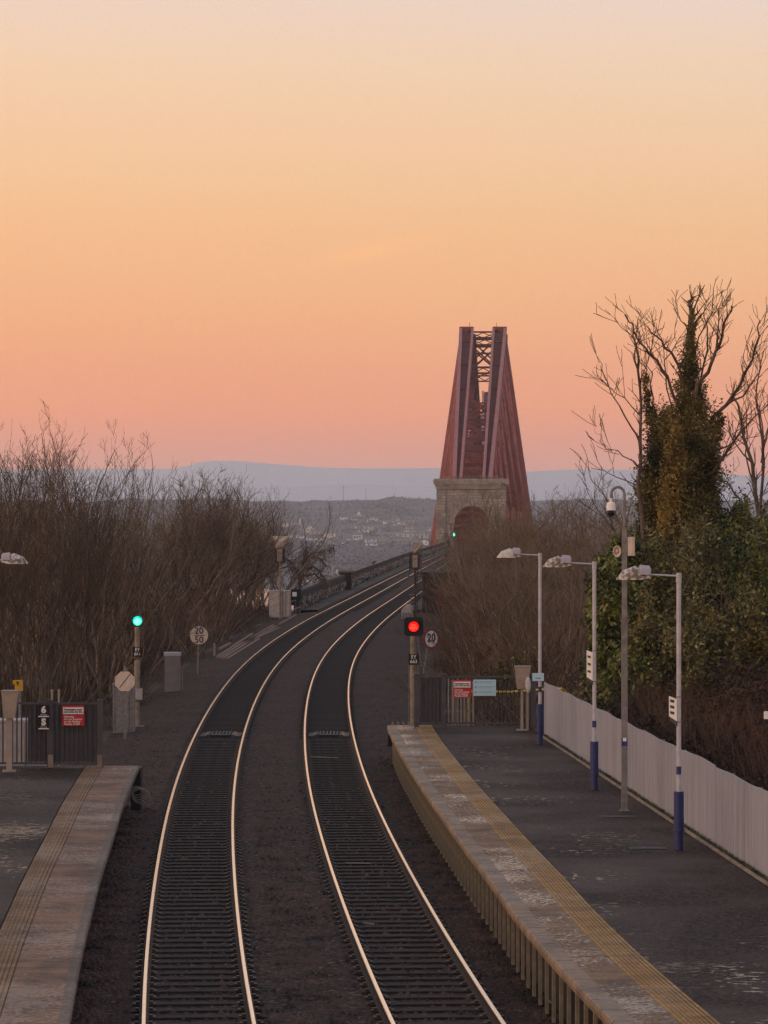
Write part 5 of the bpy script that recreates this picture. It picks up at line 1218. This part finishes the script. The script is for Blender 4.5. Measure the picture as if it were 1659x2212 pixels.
# brambles and dead growth
def scatter(n,fx,fy,h,w,lean,name,m,label,cat):
    y=rng.uniform(*fy,n); lo=np.array([fx[0](v) for v in y]); hi_=np.array([fx[1](v) for v in y]); x=lo+(hi_-lo)*rng.uniform(0,1,n); z=gz(x,y)-.1
    tag(link(name,blademesh(name,np.stack([x,y,z],1),h,w,lean,m)),label,cat,kind='stuff')
scatter(60000,(lambda y:M(y)-17,lambda y:M(y)-7.2-.6*math.sin(y*.2)-(.9 if y<120 else 0)),(86,250),.8,.012,.35,'undergrowth','bramble','dead brown undergrowth below the trees left of the tracks','undergrowth')
scatter(36000,(lambda y:M(y)-8.2,lambda y:M(y)-5.25-.35*math.sin(y*.33)),(112,236),.42,.012,.45,'undergrowth','bramble','knee-high dead growth between the left cabinets and the ballast','undergrowth')
scatter(24000,(lambda y:M(y)-9.5,lambda y:M(y)-5.9-.5*math.sin(y*.31)),(84,240),.30,.010,.5,'dry_grass','dry_grass','short dry grass along the left edge of the ballast','grass')
scatter(46000,(lambda y:M(y)+6.4+.5*math.sin(y*.23),lambda y:M(y)+16),(98,245),.9,.012,.35,'undergrowth','bramble','dead brown undergrowth behind the railing right of the tracks','undergrowth')
scatter(30000,(lambda y:M(y)+4.3+.5*math.sin(y*.4),lambda y:M(y)+7.4),(98,240),.28,.010,.5,'dry_grass','dry_grass','short dry grass along the right edge of the ballast','grass')
y=rng.uniform(58,96,60000); x=np.array([FX(v) for v in y])+.5+rng.uniform(0,1,60000)**.8*7.5
hmound=.6+1.5*sstep(.5,4.5,x-np.array([FX(v) for v in y]))+.25*np.sin(y*.9)*np.sin(x*1.3)
C=np.stack([x,y,gz(x,y)+rng.uniform(0,1,60000)**.6*hmound],1)
tag(link('brambles',leafmesh('brambles',C,.075,'bramble')),'dark brown bramble thicket rising behind the pale fence','brambles',kind='stuff')
y2=rng.uniform(58,96,16000); x2=np.array([FX(v) for v in y2])+.6+rng.uniform(0,1,16000)*7.0
tag(link('bramble_stems',blademesh('bramble_stems',np.stack([x2+1.5,y2,gz(x2,y2)+.5],1),1.6,.012,.35,'twig_red')),'arching reddish bramble stems behind the pale fence','brambles',kind='stuff')

# ------------------------------------------------------------------ far town
def hit(px,py):
    for Y in np.arange(2210,4600,6.0):
        X,_,Z=wp(px,py,Y)
        if Z<=float(gz(np.array([X]),np.array([Y]))[0]): return X,Y,Z
    return wp(px,py,4400)
cv=lambda cx,cy:((1100+cx/2.552)*.5486,(1900+cy/2.552)*.5486)
hs=[(265,432,350,500,'c','cream house at the left end of the upper terrace, gable to the camera'),(315,485,445,520,'c','long low cream house just right of the left end gable'),(440,485,563,552,'c','square beige block of flats in the left half of the town'),(268,545,470,580,'w','long white terrace lowest on the left of the town'),(275,588,495,618,'g',None),(170,515,250,555,'w','white cottage half hidden by the bare left branches'),(88,500,130,550,'w','narrow white gabled house behind the bare branches'),(0,395,165,440,'c',None),(560,455,650,495,'g',None),(700,418,770,460,'w','white house with a raised centre above the middle of the town'),(772,432,940,470,'c','long cream terrace in the upper middle of the town'),(790,462,900,495,'w','white twin-gabled house below the long cream terrace'),(735,500,835,565,'c','cream gabled block in the middle of the town'),(742,540,800,572,'w',None),(855,558,980,602,'b','pale blue terrace low in the middle of the town'),(862,603,985,632,'w',None),(970,500,1085,545,'g',None),(1000,562,1100,620,'g',None),(1040,378,1150,405,'w','white row high on the slope above the town'),(1152,388,1260,420,'w','white stepped row right of the highest row'),(1265,372,1300,402,'w',None),(1310,368,1350,405,'w',None),(1265,425,1300,460,'c',None),(1310,425,1350,460,'c',None),(1255,462,1302,490,'w','small bright white house between two rows of cottages'),(1135,497,1350,545,'c','broad beige hall in the right half of the town'),(1145,565,1330,620,'g','broad grey house below the beige hall'),(1370,489,1500,560,'c','beige block next to the red bridge leg'),(1408,574,1500,625,'w','white flat-roofed house lowest beside the bridge leg'),(1395,352,1500,400,'g',None),(940,428,1050,470,'g',None),(590,432,700,455,'g',None),(375,345,410,380,'g',None),(280,352,330,385,'g',None),(580,335,640,360,'g',None),
 (553,872,605,910,'w','white gabled house on the shore left of the parapet pier'),(980,792,1045,830,'w','white roof showing just above the viaduct parapet'),(300,908,400,955,'w',None),(402,912,500,952,'g',None),(240,962,330,1005,'w',None),(225,1003,320,1040,'g',None),(1130,772,1160,800,'w',None),(110,420,190,450,'g',None),(1060,500,1130,540,'g',None),(640,520,730,550,'g',None)]
rt=random.Random(4)
for q in range(46):
    cx_=rt.choice([rt.uniform(300,1500),rt.uniform(600,1500)]); cy_=rt.choice([360,410,445,480,530,560,600])+rt.uniform(-14,14); w_=rt.uniform(28,85); hs.append((cx_,cy_-rt.uniform(16,26),cx_+w_,cy_+8,rt.choice('gwcg'),None))
for i,(a,b0,c,d,k,lab) in enumerate(hs):
    x0,y0=cv(a,b0); x1,y1=cv(c,d); X,Y,Z=hit((x0+x1)/2,y1+1.0); s=Y/F; w=(x1-x0)*s; h=(y1-y0)*s; wall=h*.66 if w<h*2.6 else h*.72
    t=thing('house',(X,Y,Z),lab or ('pale rendered house in the hazy far town' if k in 'w' else 'dull grey-brown house in the hazy far town' if k=='g' else 'plain cream cottage in the hazy far town'),'house','houses of the town across the water')
    dp=min(w*.8,9); b=MB(); b.bb(X-w/2,X+w/2,Y,Y+dp,Z-3,Z+wall); build('wall',b,{'w':'house_white','c':'house_cream','b':'house_blue','g':'house_grey'}[k],t)
    b=MB()
    if i%7==0 and w<h*2.2:      # gable to the camera
        b.prism([(X-w/2-.3,Z+wall),(X+w/2+.3,Z+wall),(X,Z+h*1.15)],Y+.2,Y+dp); 
        g_=MB(); g_.prism([(X-w/2,Z+wall),(X+w/2,Z+wall),(X,Z+h*1.05)],Y-.05,Y+.19); build('gable',g_,{'w':'house_white','c':'house_cream','b':'house_blue','g':'house_grey'}[k],t)
    else: b.prismx([(Y-.4,Z+wall),(Y+dp+.4,Z+wall),(Y+dp/2,Z+h*1.15)],X-w/2-.2,X+w/2+.2)
    build('roof',b,'roof_slate',t)
    nw=max(2,min(6,int(w/4.2)))
    for q in range(nw):
        wx=X-w/2+w*(q+.5)/nw; b=MB(); b.bb(wx-.6,wx+.6,Y-.12,Y-.02,Z+wall*.42,Z+wall*.42+1.5); build('window',b,'window',t)
    if w>6:
        b=MB(); b.bb(X+w*.3,X+w*.3+1,Y+dp/2-.5,Y+dp/2+.5,Z+h,Z+h*1.15+1.2); build('chimney',b,'house_grey',t)
for (a,b0,c,d,lab) in ((735,300,860,345,'church with a small pointed spire high above the town'),(868,372,905,402,'slim pale church tower in the upper middle of the town'),(188,362,226,420,'pale steeple near the bare branches at the left of the town'),(515,855,545,912,'white round-topped tower on the shore behind the drooping tree')):
    x0,y0=cv(a,b0); x1,y1=cv(c,d); X,Y,Z=hit((x0+x1)/2,y1+1); s=Y/F; w=(x1-x0)*s; h=(y1-y0)*s; t=thing('church',(X,Y,Z),lab,'church')
    sw=min(w*.35,4.5); b=MB(); b.bb(X-sw/2,X+sw/2,Y,Y+sw,Z-2,Z+h*.75); build('tower',b,'house_cream',t)
    b=MB(); b.box((X,Y+sw/2,Z+h*.75+h*.3),(sw*1.1,sw*1.1,h*.6),taper=.05); build('spire',b,'house_cream',t)
    if w>10: b=MB(); b.prismx([(Y,Z),(Y+7,Z),(Y+7,Z+h*.3),(Y+3.5,Z+h*.55),(Y,Z+h*.3)],X-w/2,X+w/2); build('nave',b,'house_grey',t)
for px in (585,648,742,850):
    if px<650: continue
for px,h in ((776,22),(853,18),(735,10)):
    X,Y,Z=wp(px*1.0 if False else (1100+ {776:645,853:870,735:1157}[px]/2.552)*.5486,1078,4560); b=MB(); b.tube((X,Y,Z-6),(X,Y,Z+h*.8),.35,.2,n=6); b.bb(X-1.2,X+1.2,Y-.2,Y+.2,Z+h*.7,Z+h*.72); tag(build('radio_mast',b,'dark_metal',origin=(X,Y,Z-6)),{776:'taller thin mast on the ridge above the town, left of centre',853:'second thin mast on the ridge above the church spire',735:'short thin mast on the ridge towards the gateway'}[px],'mast')
# far wooded slopes: one mass
n=38000; fy=rng.uniform(2250,4430,n); fx=rng.uniform(-.075,.06,n)*fy; z=gz(fx,fy)
keep=(np.sin(fx*.05+2)+np.sin(fy*.03+fx*.02)+rng.normal(size=n)*.9)>.1; fx=fx[keep];fy=fy[keep];z=z[keep]; n=len(fx)
C=np.stack([fx,fy,z+rng.uniform(-.5,2.5,n)],1)
mat('far_leaf',(.030,.026,.026),(.090,.075,.065),rough=.95,island=True)
tag(link('woodland',leafmesh('woodland',C,1.5,'far_leaf')),'hazy leafless woodland covering the far slopes between and below the houses','woodland',kind='stuff')

# ------------------------------------------------------------------ sky, haze, sun, camera
w=bpy.data.worlds.new('World'); S.world=w; w.use_nodes=True; N=w.node_tree.nodes; L=w.node_tree.links; N.clear()
tc=N.new('ShaderNodeTexCoord'); sep=N.new('ShaderNodeSeparateXYZ'); L.new(tc.outputs['Generated'],sep.inputs[0])
zc=mth(N,L,'MAXIMUM',sep.outputs[2],0.0); f=mth(N,L,'SQRT',zc)
cr=N.new('ShaderNodeValToRGB'); L.new(f,cr.inputs[0])
def lin(c): return tuple(((v/255)/12.92 if v/255<=.04045 else ((v/255+.055)/1.055)**2.4) for v in c)
def li(v): return v/12.92 if v<=.04045 else ((v+.055)/1.055)**2.4
stops=[(0.1244, (1.597, 0.356, 0.02)), (0.1425, (1.357, 0.341, 0.087)), (0.1643, (1.277, 0.374, 0.112)), (0.2013, (1.098, 0.396, 0.16)), (0.2326, (1.048, 0.446, 0.187)), (0.2601, (1.016, 0.488, 0.218)), (0.285, (0.983, 0.518, 0.245)), (0.3078, (0.968, 0.56, 0.296)), (0.329, (0.948, 0.589, 0.346)), (0.3603, (0.917, 0.63, 0.432)), (0.3835, (0.867, 0.647, 0.532))]
stops=[(0,stops[0][1])]+stops+[(.48,(.68,.64,.62)),(.62,(.53,.535,.625)),(.80,(.42,.445,.575)),(1,(.37,.405,.545))]
el=cr.color_ramp.elements
while len(el)<len(stops): el.new(.5)
for e,(p,c) in zip(el,stops): e.position=p; e.color=(*c,1)
for e,(p,c) in zip(el,stops): e.position=p; e.color=(*c,1)
# a little warmer to the left, paler to the right
side=mapr(N,L,sep.outputs[0],-.13,.13); tint=mixc(N,L,side,(1.03,.985,.94),(.965,1.0,1.05))
col=mixc(N,L,1.0,cr.outputs[0],tint,'MULTIPLY')
# afterglow towards the west
wd=N.new('ShaderNodeVectorMath'); wd.operation='DOT_PRODUCT'; L.new(tc.outputs['Generated'],wd.inputs[0]); wd.inputs[1].default_value=(-.93,-.36,.03)
gl=mth(N,L,'MULTIPLY',mth(N,L,'POWER',mth(N,L,'MAXIMUM',wd.outputs['Value'],0.0),3.0),mth(N,L,'POWER',2.718,mth(N,L,'MULTIPLY',zc,-5.0)))
col=mixc(N,L,mth(N,L,'MULTIPLY',gl,1.0),col,(4.5,3.3,1.9),'ADD')
# faint streak of cloud
u=mth(N,L,'SUBTRACT',mth(N,L,'DIVIDE',sep.outputs[0],sep.outputs[1]),-.0035); v_=mth(N,L,'SUBTRACT',mth(N,L,'DIVIDE',sep.outputs[2],sep.outputs[1]),.0755)
vr=mth(N,L,'SUBTRACT',v_,mth(N,L,'MULTIPLY',u,.22)); 
e1=mth(N,L,'ADD',mth(N,L,'POWER',mth(N,L,'DIVIDE',u,.017),2.0),mth(N,L,'POWER',mth(N,L,'DIVIDE',vr,.0026),2.0))
cloud=mth(N,L,'MULTIPLY',mth(N,L,'POWER',2.718,mth(N,L,'MULTIPLY',e1,-1.0)),mth(N,L,'GREATER_THAN',sep.outputs[1],0.0))
nz=noise(N,L,scaled(N,L,tc.outputs['Generated'],(60,60,420)),1.0,4); cloud=mth(N,L,'MULTIPLY',cloud,mapr(N,L,nz,.15,.5))
col=mixc(N,L,mth(N,L,'MULTIPLY',cloud,.42),col,(1.20,.56,.20))
bg1=N.new('ShaderNodeBackground'); L.new(col,bg1.inputs['Color']); bg1.inputs['Strength'].default_value=1.0
sky=N.new('ShaderNodeTexSky'); sky.sky_type='NISHITA'; sky.sun_disc=False; sky.sun_elevation=R(1.5); sky.sun_rotation=R(-110)
bg2=N.new('ShaderNodeBackground'); L.new(sky.outputs[0],bg2.inputs['Color']); bg2.inputs['Strength'].default_value=.05
ad=N.new('ShaderNodeAddShader'); L.new(bg1.outputs[0],ad.inputs[0]); L.new(bg2.outputs[0],ad.inputs[1])
ow=N.new('ShaderNodeOutputWorld'); L.new(ad.outputs[0],ow.inputs['Surface'])

hz=bpy.data.materials.new('haze'); hz.use_nodes=True; n_=hz.node_tree.nodes; n_.clear(); pv=n_.new('ShaderNodeVolumePrincipled'); pv.inputs['Color'].default_value=(.96,.97,1,1); pv.inputs['Density'].default_value=.00011; pv.inputs['Anisotropy'].default_value=.3
om=n_.new('ShaderNodeOutputMaterial'); hz.node_tree.links.new(pv.outputs[0],om.inputs['Volume']); MATS['haze']=hz
b=MB(); b.bb(-9100,9100,-140,15300,-52,228); tag(build('haze',b,'haze'),'thin lilac evening haze over the firth and the far hills','haze',kind='stuff')

sd=bpy.data.lights.new('sun','SUN'); sd.energy=.5; sd.angle=R(20); sd.color=(1.0,.42,.20); so=bpy.data.objects.new('sun',sd); COL.objects.link(so)
from mathutils import Vector
so.rotation_euler=Vector((.93,.36,-.05)).to_track_quat('-Z','Y').to_euler(); so.location=(-60,-20,60)

cam=bpy.data.cameras.new('camera'); cam.sensor_fit='VERTICAL'; cam.sensor_height=36; cam.sensor_width=27; cam.lens=36*F/2212; cam.clip_start=.5; cam.clip_end=60000
co=bpy.data.objects.new('camera',cam); COL.objects.link(co); co.location=(0,0,CH); co.rotation_euler=(R(90)-math.atan(7/F),0,0); S.camera=co
S.view_settings.view_transform='Standard'; S.view_settings.look='None'; S.view_settings.exposure=0; S.view_settings.gamma=1
S.cycles.volume_bounces=2; S.cycles.max_bounces=6; S.cycles.diffuse_bounces=2; S.cycles.glossy_bounces=3; S.cycles.transparent_max_bounces=4
S.cycles.use_denoising=True; S.cycles.denoising_prefilter='NONE'; S.cycles.use_adaptive_sampling=False
